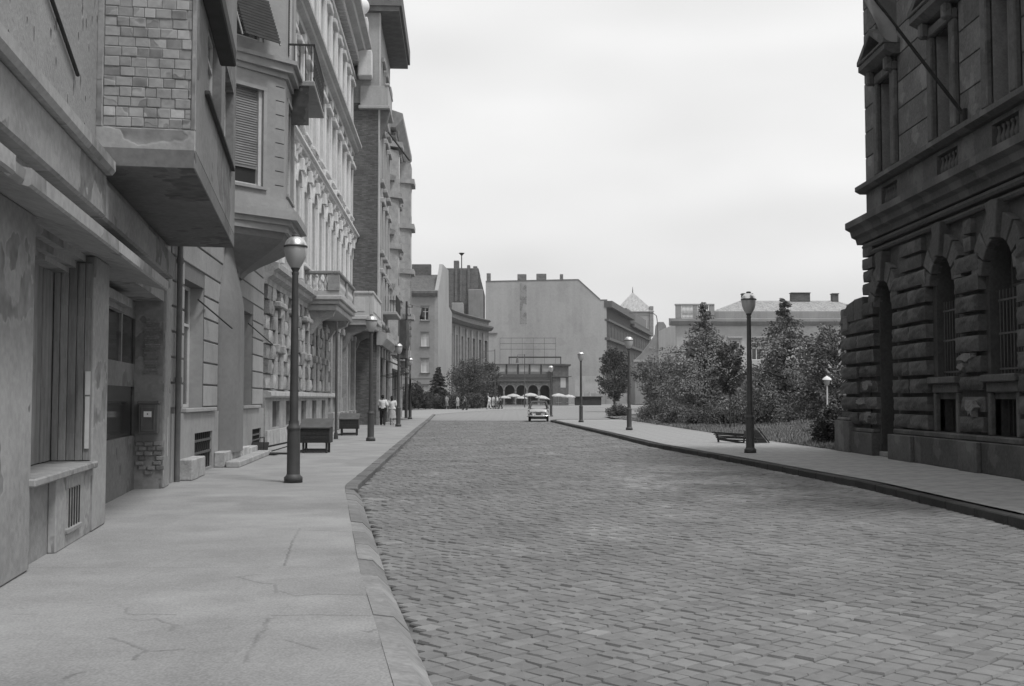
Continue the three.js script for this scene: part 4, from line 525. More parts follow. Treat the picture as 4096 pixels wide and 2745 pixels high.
  W2.forEach((c, i) => { windowUnit(J, c - .5, c + .5, 7.8, 10.3, -.4, M(.17)); Ps('reveal_lining', [bx(c - .52, c - .5, 7.8, 10.3, -.36, -.03), bx(c + .5, c + .52, 7.8, 10.3, -.36, -.03)], M(.2, 'stone'), J);
    Ps('window_frame', [cb(c - .82, c - .52, 7.78, 10.3, -.02, .12, .03), cb(c + .52, c + .82, 7.78, 10.3, -.02, .12, .03), cb(c - .82, c + .82, 10.3, 10.55, -.02, .14, .03)], tr, J, i, 0);
    P('pediment', [profile([[-.02, 10.66], [.2, 10.66], [.42, 10.78], [.42, 10.92], [-.02, 10.98]], c - 1.08, c + 1.08), ext([[c - 1.1, 10.94], [c + 1.1, 10.94], [c + 1.1, 11.06], [c, 11.66], [c - 1.1, 11.06]], -.02, .46, [[[c - .78, 11.02], [c, 11.48], [c + .78, 11.02]]], .02), ext([[c - .85, 11.0], [c, 11.5], [c + .85, 11.0]], -.02, .12)], tr, J, i, 1); Ps('pediment_console', [cb(c - .82, c - .6, 10.3, 10.68, .1, .32, .05), cb(c + .6, c + .82, 10.3, 10.68, .1, .32, .05)], tr, J); });
  P('top_band', [profile([[-.02, 13.4], [.3, 13.4], [.7, 13.8], [.7, 14], [-.02, 14.2]], -.5, S1)], tr, J);
  P('end_face', [bx(-.005, .03, 0, 14, -10, -.5)], sm0, J); P('back_house', bx(.03, S1, 0, 14, -10, -.7), sm0, J);
  // flag mast with cloth
  const fm = P('flag_mast', [bar([7, 7.9, 0], [7, 10.95, 2.25], .045, 8, .035), cb(6.9, 7.1, 7.75, 8.1, -.03, .1, .03)], M(.02, 'wood'), J);
  { const pos = [], idx = [], n = 10, m = 8; for (let j = 0; j <= m; j++) for (let i = 0; i <= n; i++) { const t = i / n, v = j / m, off = 1.55 + .75 * t, y = 7.9 + 3.05 / 2.25 * off; pos.push(7 + .07 * Math.sin(t * 9 + v * 3) * v + .1 * v, y - v * (.42 + .14 * Math.sin(t * 5)), off + .12 * v * Math.sin(3 * t)); } for (let j = 0; j < m; j++) for (let i = 0; i < n; i++) { const a = j * (n + 1) + i, b = a + 1, c = a + n + 1, d = c + 1; idx.push(a, b, c, b, d, c); } const g = new THREE.BufferGeometry(); g.setAttribute('position', new THREE.Float32BufferAttribute(pos, 3)); g.setIndex(idx); g.computeVertexNormals(); P('flag_cloth', g, M(.22, 'grain', { bump: .002 }), fm); }
}
// ---------------------------------------------------------------- buildings round the square
{
  const F = thing('tenement_house', 'grey tenement with two columns of small windows and a tiled roof beside the square', 'building', [-22, .3, -150], 0);
  const pm = M(.35, 'facade'), X1 = 11.75, yc = 15.6; const cols = [3.6, 7.2, 10.05];
  const rows = [1.2, 4.8, 8.4, 12.0];
  P('facade', [ext(rect(0, X1, 0, yc), -.5, 0, cols.flatMap(x => rows.map(y => rectH(x - .52, x + .52, y, y + 1.75))))], pm, F);
  for (const x of cols) for (const y of rows) { windowUnit(F, x - .52, x + .52, y, y + 1.75, -.3, M(.75), { pane: (x > 9 && y < 12) ? M(.5, null, { rough: .3 }) : darkRoomPane }); P('sill', cb(x - .7, x + .7, y - .14, y, -.1, .16, .02), M(.2, 'plaster'), F); P('window_head', cb(x - .62, x + .62, y + 1.98, y + 2.1, -.02, .1, .02), M(.24, 'plaster'), F); }
  P('string_course', bx(0, X1, 4.0, 4.15, -.02, .06), pm, F);
  P('eaves_cornice', [profile([[-.02, 15.3], [.3, 15.3], [.55, 15.7], [.55, 16], [-.02, 16.15]], 0, X1)], M(.17, 'stone'), F);
  P('roof', [ext([[.4, 16], [-9, 19.3], [-9, 16]], 0, X1 - .4).rotateY(-Math.PI / 2).translate(X1 - .4, 0, 0)], M(.15, 'tile', { bump: .03 }), F);
  P('gable_wall', [ext([[.05, 0], [.05, 16.1], [-4.5, 19.5], [-5.4, 20.4], [-13, 20.4], [-13.6, 15], [-18, 14.5], [-18, 0]].map(([a, b]) => [a, b]), 0, .5).rotateY(-Math.PI / 2 - .05).translate(X1 + .1, 0, 0)], M(.42, 'facade'), F);
  P('chimney', [cb(2.6, 5, 18.4, 20.9, -9, -8, .05)], M(.2, 'brick'), F); P('chimney', [cb(7.4, 10.2, 19, 20.8, -9.6, -8.6, .05)], M(.16, 'brick'), F);
  P('back_house', bx(0, X1 - .4, 0, 15.6, -18, -.5), pm, F);
}
{ // curved facade, as a run of wall pieces on an arc
  const G = thing('curved_house', 'grey house with a curved facade, dark cornices and tall pilasters behind the trees', 'building', [0, .3, 0], 0);
  const pts = [[-10.3, -168.4], [-9.4, -176], [-7.9, -184], [-6.2, -191], [-4.2, -198]], pm = M(.24, 'stone', { bump: .02 });
  for (let i = 0; i < 4; i++) { const [xa, za] = pts[i], [xb, zb] = pts[i + 1], L = Math.hypot(xb - xa, zb - za), rot = facing(xb - xa, zb - za), put = g => { g.rotateY(rot); g.translate(xa, 0, za); return g; };
    P('facade', put(ext(rect(0, L, 0, 15), -.6, 0, [1, 1 + L / 2].flatMap(x => [rectH(x + .2, x + 1.7, 6.4, 11.6), rectH(x + .2, x + 1.7, 1, 4.4)]))), pm, G, i, i);
    for (const x of [1, 1 + L / 2]) for (const [y0, y1] of [[6.4, 11.6], [1, 4.4]]) { const w = P('window', put(bx(x + .2, x + 1.7, y0, y1, -.4, -.34)), darkRoomPane, G); P('glazing_bar', [put(bx(x + .9, x + 1.0, y0, y1, -.34, -.28)), put(bx(x + .2, x + 1.7, y0 + 2, y0 + 2.1, -.34, -.28))], M(.3), w); }
    Ps('pilaster', [put(cb(.1, .8, 5.6, 13, -.02, .25, .05)), put(cb(L / 2 - .3, L / 2 + .4, 5.6, 13, -.02, .25, .05))], M(.28, 'stone'), G, i, 0);
    Ps('cornice', [put(profile([[-.02, 13.4], [.4, 13.4], [.9, 13.9], [.9, 14.2], [-.02, 14.4]], -.1, L + .1)), put(profile([[-.02, 15], [.2, 15], [.4, 15.3], [-.02, 15.5]], -.1, L + .1)), put(profile([[-.02, 5], [.3, 5], [.7, 5.4], [.7, 5.6], [-.02, 5.8]], -.1, L + .1))], M(.16, 'stone'), G, i, 0);
    P('back_house', put(bx(0, L, 0, 14.9, -9, -.6)), pm, G); }
}
{ const R = thing('roof_block', 'dark tall brick roof block with chimneys rising behind the curved house', 'building', [-12.1, .3, -212], 0); const bm = M(.2, 'brick', { bump: .03 });
  P('wall', [cb(-1.5, 5.6, 0, 26.6, -12, 0, .1)], bm, R); P('wall', [cb(3.6, 6.5, 0, 22.4, 0, .8, .1)], M(.26, 'plaster'), R); P('roof', [ext([[5.55, 26.4], [6.6, 22.2], [6.6, 0], [5.55, 0]], -12, 0)], M(.13, 'tile'), R); P('rear_wing', [cb(.6, 2.8, 0, 19.5, .8, 4, .1)], M(.34, 'plaster'), R);
  for (const [x, w, h] of [[.7, 1.0, 28.2], [3.3, .6, 27.3], [4.5, .8, 27.1]]) P('chimney', cb(x, x + w, 26.6, h, -3, -1, .06), bm, R);
  Ps('pilaster', [cb(1, 1.4, 20, 26.6, 0, .3, .05), cb(1.9, 2.3, 20, 26.6, 0, .3, .05), cb(3.4, 3.9, 20, 26.6, 0, .3, .05)], bm, R);
  P('vent_cowl', [cyl(2.2, 26.6, 29.6, -2, .1, .1, 8), cyl(2.2, 29.3, 29.8, -2, .12, .6, 12)], iron, R); }
{
  const H = thing('blank_gable_house', 'big apartment house with a blank plaster end wall and dark street front', 'building', [-5.8, .35, -240], 0);
  P('blank_wall', [ext([[0, 0], [26.6, 0], [26.6, 22.6], [25.2, 22.9], [21.6, 26.4], [20.4, 27.3], [0, 26.9]], -.6, 0)], M(.46, 'facade', { bump: .02 }), H);
  P('wall_coping', [beam([0, 26.98, -.3], [20.4, 27.38, -.3], .8, .16), beam([20.4, 27.38, -.3], [25.2, 23, -.3], .8, .16), bx(25.2, 26.8, 22.7, 22.95, -.7, .05)], M(.2, 'stone'), H);
  for (const [x, w, h] of [[0.2, .9, 28.8], [7, 2.0, 28.6], [11.2, 2.2, 28.7], [16.4, .7, 28.6]]) P('chimney', cb(x, x + w, 26.5, h, -1.6, -.4, .05), M(.22, 'brick'), H);
  P('soot_stain', [bx(7.5, 9.0, 17.5, 26.5, .0, .012)], M(.36, 'worn', { bump: .01 }), H);
  P('rendered_band', [bx(19.6, 26.58, .0, 6.1, 0, .03)], M(.5, 'plaster'), H);
  P('gallery_beam', bx(.1, 2.6, 15.4, 15.6, 0, .3), M(.2), H);
  const rot = facing(.236, -1), bp = M(.1, 'stone', { bump: .03 }), put = g => { g.rotateY(rot); g.rotateY(0); g.translate(26.6, 0, 0); return g; };
  // street front: runs back to the right, faces out to +x
  const rt = Math.atan2(1, .236), pt = g => { g.rotateY(rt); g.translate(26.6, 0, 0); return g; }; const flip = g => { const p = g.attributes.position; for (let i = 0; i < p.count; i++) p.setZ(i, -p.getZ(i)); if (g.index) { const a = g.index.array; for (let i = 0; i < a.length; i += 3) { const t = a[i]; a[i] = a[i + 1]; a[i + 1] = t; } } g.computeVertexNormals(); return g; };
  const SF = (g) => { g.rotateY(rt); g.translate(26.6, 0, 0); return g; }; // local x back along the street, local z out to the right
  P('street_front', [SF(bx(0, 88, 0, 21.6, -.6, 0))], bp, H);
  Ps('front_cornice', [SF(bx(-.2, 42, 21.2, 22.6, -.5, 1.3)), SF(bx(42, 88, 19.6, 20.4, -.5, 1.1)), SF(bx(-.1, 88, 18.2, 18.7, -.5, .5)), SF(bx(-.1, 88, 14.0, 14.6, -.5, .7)), SF(bx(-.1, 88, 5.6, 6.2, -.5, .6))], M(.15, 'stone'), H);
  for (let i = 0; i < 16; i++) for (const [y0, y1] of [[15, 17.6], [10.6, 13], [6.9, 9.6], [1.4, 4.6]]) P('window', SF(bx(2 + i * 5.4, 4.2 + i * 5.4, y0, y1, -.02, .05)), M(.03, null, { rough: .6 }), H);
  P('attic_house', [SF(bx(43, 88, 20.4, 24.5, -14, -1))], M(.2, 'plaster'), H);
  P('back_house', bx(.3, 25, 0, 22, -40, -.6), M(.2, 'stone'), H);
}
{ const t = thing('capped_tower', 'pale distant tower with pyramid cap and spike behind the dark street front', 'tower', [38.2, -1.2, -345], 0); P('shaft', cb(-5.2, 5.2, 0, 29.5, -5, 5, .2), M(.6, 'plaster'), t); const g = new THREE.ConeGeometry(8.6, 6.6, 4, 1); g.rotateY(Math.PI / 4); g.translate(0, 33, 0); P('pyramid_roof', g, M(.5, 'tile'), t); P('spike', cyl(0, 36, 38, 0, .2, .05, 6), iron, t); P('parapet', cb(-5.6, 5.6, 28.6, 29.8, -5.4, 5.4, .15), M(.5, 'plaster'), t); P('corner_pier', [cb(4.6, 5.8, 22, 31.4, 3.6, 5.8, .1)], M(.3, 'stone'), t); }
{ const t = thing('gabled_house', 'grey stepped gable with rounded top between the dark front and the classical house', 'building', [28, .4, -205], 0); P('gable', [ext([[-5, 0], [5, 0], [5, 8.3], [3.6, 9.6], [2.2, 11.5], [1.1, 13.2], [.95, 14.8], [.5, 15.5], [-.5, 15.5], [-.95, 14.8], [-1.1, 13.2], [-2.2, 11.5], [-3.8, 9.4], [-5, 8.3]], -1, 0, [], .05)], M(.28, 'plaster'), t); P('belt', bx(-5.2, 5.2, 8.0, 8.4, -.1, .25), M(.4, 'plaster'), t); P('body', bx(-5, 5, 0, 8, -12, -1), M(.28, 'plaster'), t); for (const x of [-3, 0, 3]) P('window', bx(x - .6, x + .6, 4.4, 6.8, -.05, .02), darkRoomPane, t); }
{
  const I = thing('classical_house', 'pale two-storey classical house with balustraded parapet and hipped roof behind the park', 'building', [19.55, .25, -130], 0);
  const pm = M(.62, 'facade', { bump: .01 }), X1 = 30, H = 10.3, wx = [7.05, 9.6, 12.15, 15.6, 18.2, 21, 24, 27]; const P2 = [1.6, 3.4];
  P('facade', [ext(rect(4.6, X1, 0, H), -.5, -.4, wx.flatMap(x => [rectH(x - .58, x + .58, 5.9, 8), rectH(x - .58, x + .58, 1.2, 3.6)]))], pm, I);
  P('wing_facade', [ext(rect(0, 4.6, 0, H), -.5, .3, P2.flatMap(x => [rectH(x - .5, x + .5, 5.9, 8), rectH(x - .5, x + .5, 1.2, 3.6)]))], M(.52, 'facade'), I);
  for (const x of wx) for (const [a, b] of [[5.9, 8], [1.2, 3.6]]) { windowUnit(I, x - .58, x + .58, a, b, -.48, M(.75), { pane: x === 12.15 && a > 5 ? M(.62, null, { rough: .3 }) : darkRoomPane }); }
  for (const x of P2) for (const [a, b] of [[5.9, 8], [1.2, 3.6]]) windowUnit(I, x - .5, x + .5, a, b, -.2, M(.6));
  for (const x of wx) Ps('window_hood', [cb(x - .9, x + .9, 8.45, 8.7, -.42, -.08, .03), bx(x - .72, x - .58, 5.9, 8.3, -.42, -.32), bx(x + .58, x + .72, 5.9, 8.3, -.42, -.32)], M(.4, 'plaster'), I);
  Ps('cornice', [profile([[-.5, 10.0], [-.2, 10], [.35, 10.45], [.35, 10.75], [-.5, 10.9]], 4.6, X1), profile([[-.5, 10.0], [.5, 10], [1.0, 10.45], [1.0, 10.75], [-.5, 10.9]], -.8, 4.7)], M(.34, 'plaster'), I);
  Ps('parapet', [bx(4.7, 19.9, 10.85, 11.7, -.6, -.2), cb(-.2, 4.5, 12.35, 12.55, .1, .5, .03), cb(20.4, X1, 12.35, 12.55, -.4, 0, .03), bx(-.1, .6, 10.85, 12.4, .1, .45), bx(2.0, 2.5, 10.85, 12.4, .1, .45), bx(3.9, 4.5, 10.85, 12.4, .1, .45), bx(20.4, 21.2, 10.85, 12.4, -.4, -.05), bx(24, 24.6, 10.85, 12.4, -.4, -.05)], M(.36, 'plaster'), I);
  for (let i = 0; i < 14; i++) { const x = i < 8 ? .75 + i * .16 : 2.62 + (i - 8) * .22; share('baluster', balGeo, M(.5, 'stone'), I, x, 10.86, .28).scale.set(1, 2.1, 1); }
  P('roof', [(() => { const v = [[2.5, 11], [29.5, 11], [29.5, 11], [2.5, 11]]; const pos = []; const a = [2.5, 11, -1], b = [26, 11, -1], c = [26, 11, -16], d = [2.5, 11, -16], e = [9.4, 13.7, -8.5], f = [21.6, 13.7, -8.5]; for (const t of [[a, b, f], [a, f, e], [b, c, f], [c, d, e], [c, e, f], [d, a, e]]) pos.push(...t.flat()); const g = new THREE.BufferGeometry(); g.setAttribute('position', new THREE.Float32BufferAttribute(pos, 3)); g.computeVertexNormals(); return g; })()], M(.42, 'tile', { bump: .01 }), I);
  for (const [x, w, h] of [[9.6, .5, 14.5], [10.4, .5, 14.5], [15.8, 2.4, 14.6], [21.0, .8, 14.5]]) P('chimney', [cb(x, x + w, 13, h, -8.8, -8, .04), cb(x - .06, x + w + .06, h, h + .12, -8.9, -7.9, .03)], M(.14, 'brick'), I);
  P('back_house', bx(.1, X1, 0, 10.3, -16, -.5), pm, I);
}
{ // arcade pavilion with roof terrace, in front of the blank wall
  const V = thing('arcade_pavilion', 'low pavilion of five round arches with a glazed terrace and empty sign frame', 'pavilion', [-4.6, .42, -190], 0);
  const pm = M(.27, 'stone', { bump: .01 }), ax = [2.1, 4.1, 6.1, 8.15, 10.2].map(x => x + .1);
  P('arcade_wall', [ext(rect(-.4, 13.4, 0, 4.0), -.5, 0, ax.map(x => arch(x - .84, x + .84, 0, 3.45, 12).reverse()))], pm, V);
  ax.forEach(x => P('arch_ring', ext([...arch(x - 1.0, x + 1.0, 2.6, 3.62, 12), ...arch(x - .85, x + .85, 2.6, 3.46, 12).reverse()], 0, .07), M(.33, 'stone'), V));
  P('inner_wall', bx(-.4, 13.4, 0, 4, -5, -4.6), M(.2, 'plaster'), V); P('ceiling', bx(-.4, 13.4, 3.7, 3.95, -4.6, -.5), M(.3, 'plaster'), V); Ps('side_wall', [bx(-.4, -.1, 0, 3.7, -4.6, -.5), bx(13.1, 13.4, 0, 3.7, -4.6, -.5)], pm, V);
  P('terrace_edge', [cb(-.8, 11.8, 4.0, 4.25, -5, .35, .04)], M(.12, 'stone'), V);
  Ps('terrace_parapet', [bx(-.6, 11.6, 4.25, 5.35, -.2, .1), bx(-.6, 11.6, 4.75, 4.85, .1, .16)], M(.13, 'grain'), V);
  for (let i = 0; i < 8; i++) P('terrace_post', cb(-.5 + i * 2.0, -.2 + i * 2.0, 5.35, 7.0, -.2, .1, .03), M(.08, 'wood'), V);
  P('terrace_beam', [bx(-.7, 13.9, 7.0, 7.12, -.3, .2)], M(.07), V);
  for (let i = 0; i < 6; i++) P('terrace_blind', bx(-.15 + i * 2.0, 1.45 + i * 2.0, 5.78, 6.96, -.1, -.06), M([.5, .55, .46][i % 3], 'plaster'), V);
  P('terrace_back', [bx(-.6, 13.4, 5.35, 7, -5, -4.9)], M(.35, 'plaster'), V);
  P('side_wing', [cb(11.6, 14.4, 0, 6.8, -5, .5, .05)], M(.18, 'stone'), V); P('wing_roof', [bx(11.3, 14.8, 6.8, 7.05, -5.2, .9)], M(.1), V); P('wing_window', bx(13.0, 13.9, 3.0, 4.7, .5, .53), M(.5, null, { rough: .3 }), V); P('wing_ledge', bx(11.5, 14.9, 4.85, 5, .4, .8), M(.12), V);
  const sf = P('sign_frame', [0, 1, 2].map(i => bx(2.5, 12.3, 11.7 - i * .98, 11.76 - i * .98, -2, -1.94)), M(.08), V); P('sign_post', [0, 1, 2, 3, 4, 5].map(i => bar([2.5 + i * 1.95, 7, -1.97], [2.5 + i * 1.95, 11.74, -1.97], .03, 5)), M(.12), sf);
  P('awning_bar', [bx(4.0, 13.2, 8.2, 8.42, -1, -.7)], M(.04), V); P('awning_bar_post', [bx(4.0, 4.2, 7.1, 8.2, -.95, -.75), bx(13, 13.2, 7.1, 8.2, -.95, -.75)], M(.1), V);
}
tag(P('kiosk', [cb(15.4 - 4.6, 19.9 - 4.6, .4, 1.75, -189, -187.5, .06), cb(15.2 - 4.6, 20.1 - 4.6, 1.75, 1.9, -189.2, -187.3, .04)], M(.05, 'wood')), 'low dark kiosk at the foot of the blank wall', 'kiosk');
tag(P('hoarding', [bx(15.2, 24.5, .38, 2.6, -232, -231.8), ...[0, 1, 2, 3, 4].map(i => bx(15.2 + i * 2.3, 15.4 + i * 2.3, .38, 2.8, -231.8, -231.7))], M(.4, 'plaster')), 'pale low hoarding along the foot of the blank end wall', 'hoarding');
// ---------------------------------------------------------------- street lamps
{
  const L = thing('street_lamp', '', 'street lamp', [0, 0, 0], 0, 'globe street lamps along the pavements'); const lm = M(.085, 'grain', { bump: .002, rough: .6 });
  P('foot', lathe([[0, 0], [.175, 0], [.175, .1], [.135, .14], [.128, .16]], 20), lm, L);
  P('pedestal', lathe([[.125, .16], [.122, 1.0], [.135, 1.01], [.135, 1.05], [.1, 1.09], [.095, 1.14], [.098, 1.17]], 20), lm, L);
  P('shaft', lathe([[.085, 1.15], [.078, 2.4], [.06, 3.95], [.07, 3.97], [.07, 4.0], [.055, 4.02], [.075, 4.06], [.09, 4.09]], 16), lm, L);
  P('globe', lathe([[.085, 4.09], [.12, 4.14], [.165, 4.22], [.195, 4.32], [.21, 4.43], [.212, 4.5]], 26), opal, L);
  P('globe_band', lathe([[.2, 4.485], [.226, 4.485], [.23, 4.5], [.226, 4.52], [.2, 4.53]], 26), M(.07, 'grain', { rough: .5 }), L);
  P('cap', lathe([[.21, 4.525], [.196, 4.58], [.16, 4.635], [.11, 4.675], [.07, 4.69]], 26), alu, L);
  P('knob', lathe([[.07, 4.685], [.072, 4.72], [.055, 4.74], [0, 4.745]], 14), lm, L);
  const spots = [[-4.15, -20.86, 'globe street lamp rising beside the canted bay, tallest pale globe against the palace'], [-5.28, -41, 'globe street lamp behind the box carts on the left pavement'], [-6.41, -61.8, 'globe street lamp beside the walking couple'], [-7.78, -83.6, 'globe street lamp at the corner of the square near the pylon'], [6.98, -32.16, 'dark globe street lamp in front of the broken bench by the park'], [5.88, -55, 'globe street lamp on the park pavement by the kerb'], [4.6, -73, 'globe street lamp on the park pavement just past the parked car'], [3.6, -101, 'small globe street lamp behind the parked car']];
  spots.forEach(([x, z, l], i) => { const o = i ? copy(L, [x, rise(z) - (z < -90 ? .1 : 0), z], i * .7, l) : L; o.position.set(x, rise(z) - (z < -90 ? .13 : 0), z); o.userData.label = l; });
  const pk = thing('park_lamp', 'slim white park lamp with a small cap among the shrubs', 'lamp', [14.1, .05, -49]); P('post', cyl(0, 0, 2.1, 0, .05, .035, 10), M(.6), pk); P('lantern', lathe([[.03, 2.1], [.1, 2.16], [.12, 2.3], [.1, 2.36]], 14), opal, pk); P('cap', lathe([[.2, 2.36], [.17, 2.44], [.05, 2.52], [0, 2.56]], 14), M(.75), pk);
}
{ // thin posts
  const p = thing('steel_post', 'thin dark steel post standing under the stone balcony', 'post', [-6.9, 0, -43]); P('tube', cyl(0, 0, 4.6, 0, .05, .045, 10), M(.1, 'grain'), p); P('collar', cyl(0, 0, .25, 0, .09, .07, 10), M(.08, 'grain'), p);
  const t = thing('tram_pylon', 'tall dark pylon with insulator arms and hanging lantern near the square', 'pylon', [-8.5, 0, -88]); P('mast', cyl(0, 0, 9.4, 0, .13, .08, 12), M(.07, 'grain'), t); for (const [y, w] of [[8.9, .5], [8.2, .35], [7.1, .4], [6.5, .4], [4.2, .3]]) P('cross_arm', [bx(-.1, w, y, y + .06, -.04, .04), cyl(w - .05, y, y + .2, 0, .05, .04, 8), cyl(.1, y, y + .2, 0, .05, .04, 8)], M(.09), t);
  P('span_wire', [bar([0, 9.2, 0], [1.6, 9.0, -3], .012, 4)], iron, t); P('lantern', lathe([[0, 8.1], [.2, 8.1], [.22, 8.3], [.1, 8.6], [.06, 9.05], [0, 9.05]], 12).translate(1.1, 0, -2), iron, t);
  const q = thing('arc_pole', 'slim pole bent over at the top beside the classical house', 'pole', [14.6, .1, -110]); P('mast', new THREE.TubeGeometry(new THREE.CatmullRomCurve3([[0, 0, 0], [0, 5, 0], [0, 9.6, 0], [-.12, 9.9, 0], [-.5, 10.05, 0], [-2.8, 10.1, 0]].map(a => new THREE.Vector3(...a))), 40, .045, 6), M(.16, 'grain'), q); P('foot', cyl(0, 0, .5, 0, .1, .07, 10), M(.16), q);
  const w = thing('crossing_pole', 'thin tram pole standing on the square before the pavilion', 'pole', [-2.35, .3, -150]); P('mast', cyl(0, 0, 8, 0, .08, .05, 8), M(.1), w); P('lantern', cyl(-1.6, 6.7, 7.6, 0, .22, .08, 10), M(.12), w); P('arm', bar([0, 7.8, 0], [-1.6, 7.7, 0], .03, 5), M(.1), w);
  const w2 = thing('crossing_pole', 'second thin tram pole before the pavilion arches with a hanging lantern', 'pole', [1.75, .3, -152]); P('mast', cyl(0, 0, 7.4, 0, .08, .05, 8), M(.1), w2); P('lantern', cyl(-1.0, 6.2, 7.2, 0, .22, .08, 10), M(.12), w2); P('arm', bar([0, 7.3, 0], [-1, 7.3, 0], .03, 5), M(.1), w2);
}
// ---------------------------------------------------------------- box carts, wrecks, bench
const tarp = M(.05, 'wood', { bump: .004 }), tarTop = M(.13, 'grain');
{
  const mk = (label, x, z, turn, s) => { const o = thing('sand_bin', label, 'bin', [x, 0, z], turn, 'dark wooden bins on the left pavement'); o.scale.setScalar(s);
    const bd = P('box', bx(-.41, .41, .3, .72, -.26, .25), M(.03), o); for (let i = 0; i < 4; i++) P('board', cb(-.43, .43, .3 + i * .108, .402 + i * .108, .25, .275, .006), M([.035, .045, .04][i % 3], 'wood', { bump: .004 }), bd, i, i); P('side_board', [cb(-.435, -.41, .3, .76, -.26, .26, .005), cb(.41, .435, .3, .76, -.26, .26, .005)], tarp, bd);
    const lid = ext([[.3, 0], [-.3, .25], [-.3, .28], [.3, .03]], -.46, .46, [], .004); lid.rotateY(-Math.PI / 2); lid.translate(0, .72, 0); P('lid', lid, tarTop, o);
    for (const [a, b] of [[-.34, .2], [.34, .2], [-.34, -.2], [.34, -.2]]) P('leg', cb(a - .03, a + .03, .0, .32, b - .03, b + .03, .006), tarp, o);
    P('runner', [cb(-.5, .36, .03, .08, .17, .22, .006), cb(-.5, .36, .03, .08, -.22, -.17, .006)], tarp, o); P('shelf_rail', cb(-.34, .34, .08, .13, .1, .16, .006), M(.1, 'wood'), o); return o; };
  mk('dark wooden bin with sloping lid on legs beside the tall lamp', -5.74, -32.2, -.02, 1);
  mk('smaller dark bin on legs beside the thin steel post', -7.0, -47.2, .05, .95);
  const w = thing('broken_bin', 'overturned broken dark wooden bin lying by the palace wall', 'bin', [-6.85, 0, -31.2], .15); P('panel', [beam([-.35, .02, .1], [-.3, .34, -.1], .5, .04)], tarp, w); P('rail', [beam([-.3, .18, 0], [.55, .36, .05], .05, .05), beam([-.25, .05, .2], [.5, .04, .3], .06, .05), beam([.02, .1, .1], [.5, .24, .1], .03, .03)], tarp, w); P('board', [beam([-.35, .04, .25], [.2, .03, .45], .25, .03)], M(.03, 'wood'), w);
  const b = thing('broken_bench', 'collapsed dark wooden bench lying behind the lamp by the park', 'bench', [8.35, 0, -39.3], 0); b.scale.setScalar(.86); // slats one by one
  for (let i = 0; i < 5; i++) P('slat', beam([-1.25 + i * .05, .42 - i * .07, -.6 + i * .1], [.25 + i * .03, .34 - i * .055 + .02 * Math.sin(i * 9), .35 + i * .08], .14, .05), M([.03, .04, .035][i % 3], 'wood', { bump: .004 }), b, i, i);
  P('rail', [beam([-1.15, .22, -.3], [-.15, .02, .4], .06, .05), beam([-1.1, .14, -.32], [-.2, .0, .42], .05, .04)], tarp, b); P('leg', [beam([-.15, 0, .4], [-.05, .5, .25], .06, .06)], tarp, b); P('leg', [beam([-1.05, .02, -.3], [-1.1, .4, -.4], .06, .06)], tarp, b);
  for (let i = 0; i < 4; i++) { const y0 = i * .14, y1 = y0 + .132, xr = y => .84 - y * .72, g = ext([[.05, y0], [xr(y0), y0], [xr(y1), y1], [.05, y1]], -.02, .02, [], .004); g.rotateX(-.35); g.translate(0, .02, .42); P('back_board', g, M([.022, .03][i % 2], 'wood', { bump: .004 }), b, i, 2); }
  P('brace', [beam([.9, .02, .45], [.5, .62, .25], .06, .05), beam([.5, .35, .3], [.62, .5, .3], .03, .03)], tarp, b);
}
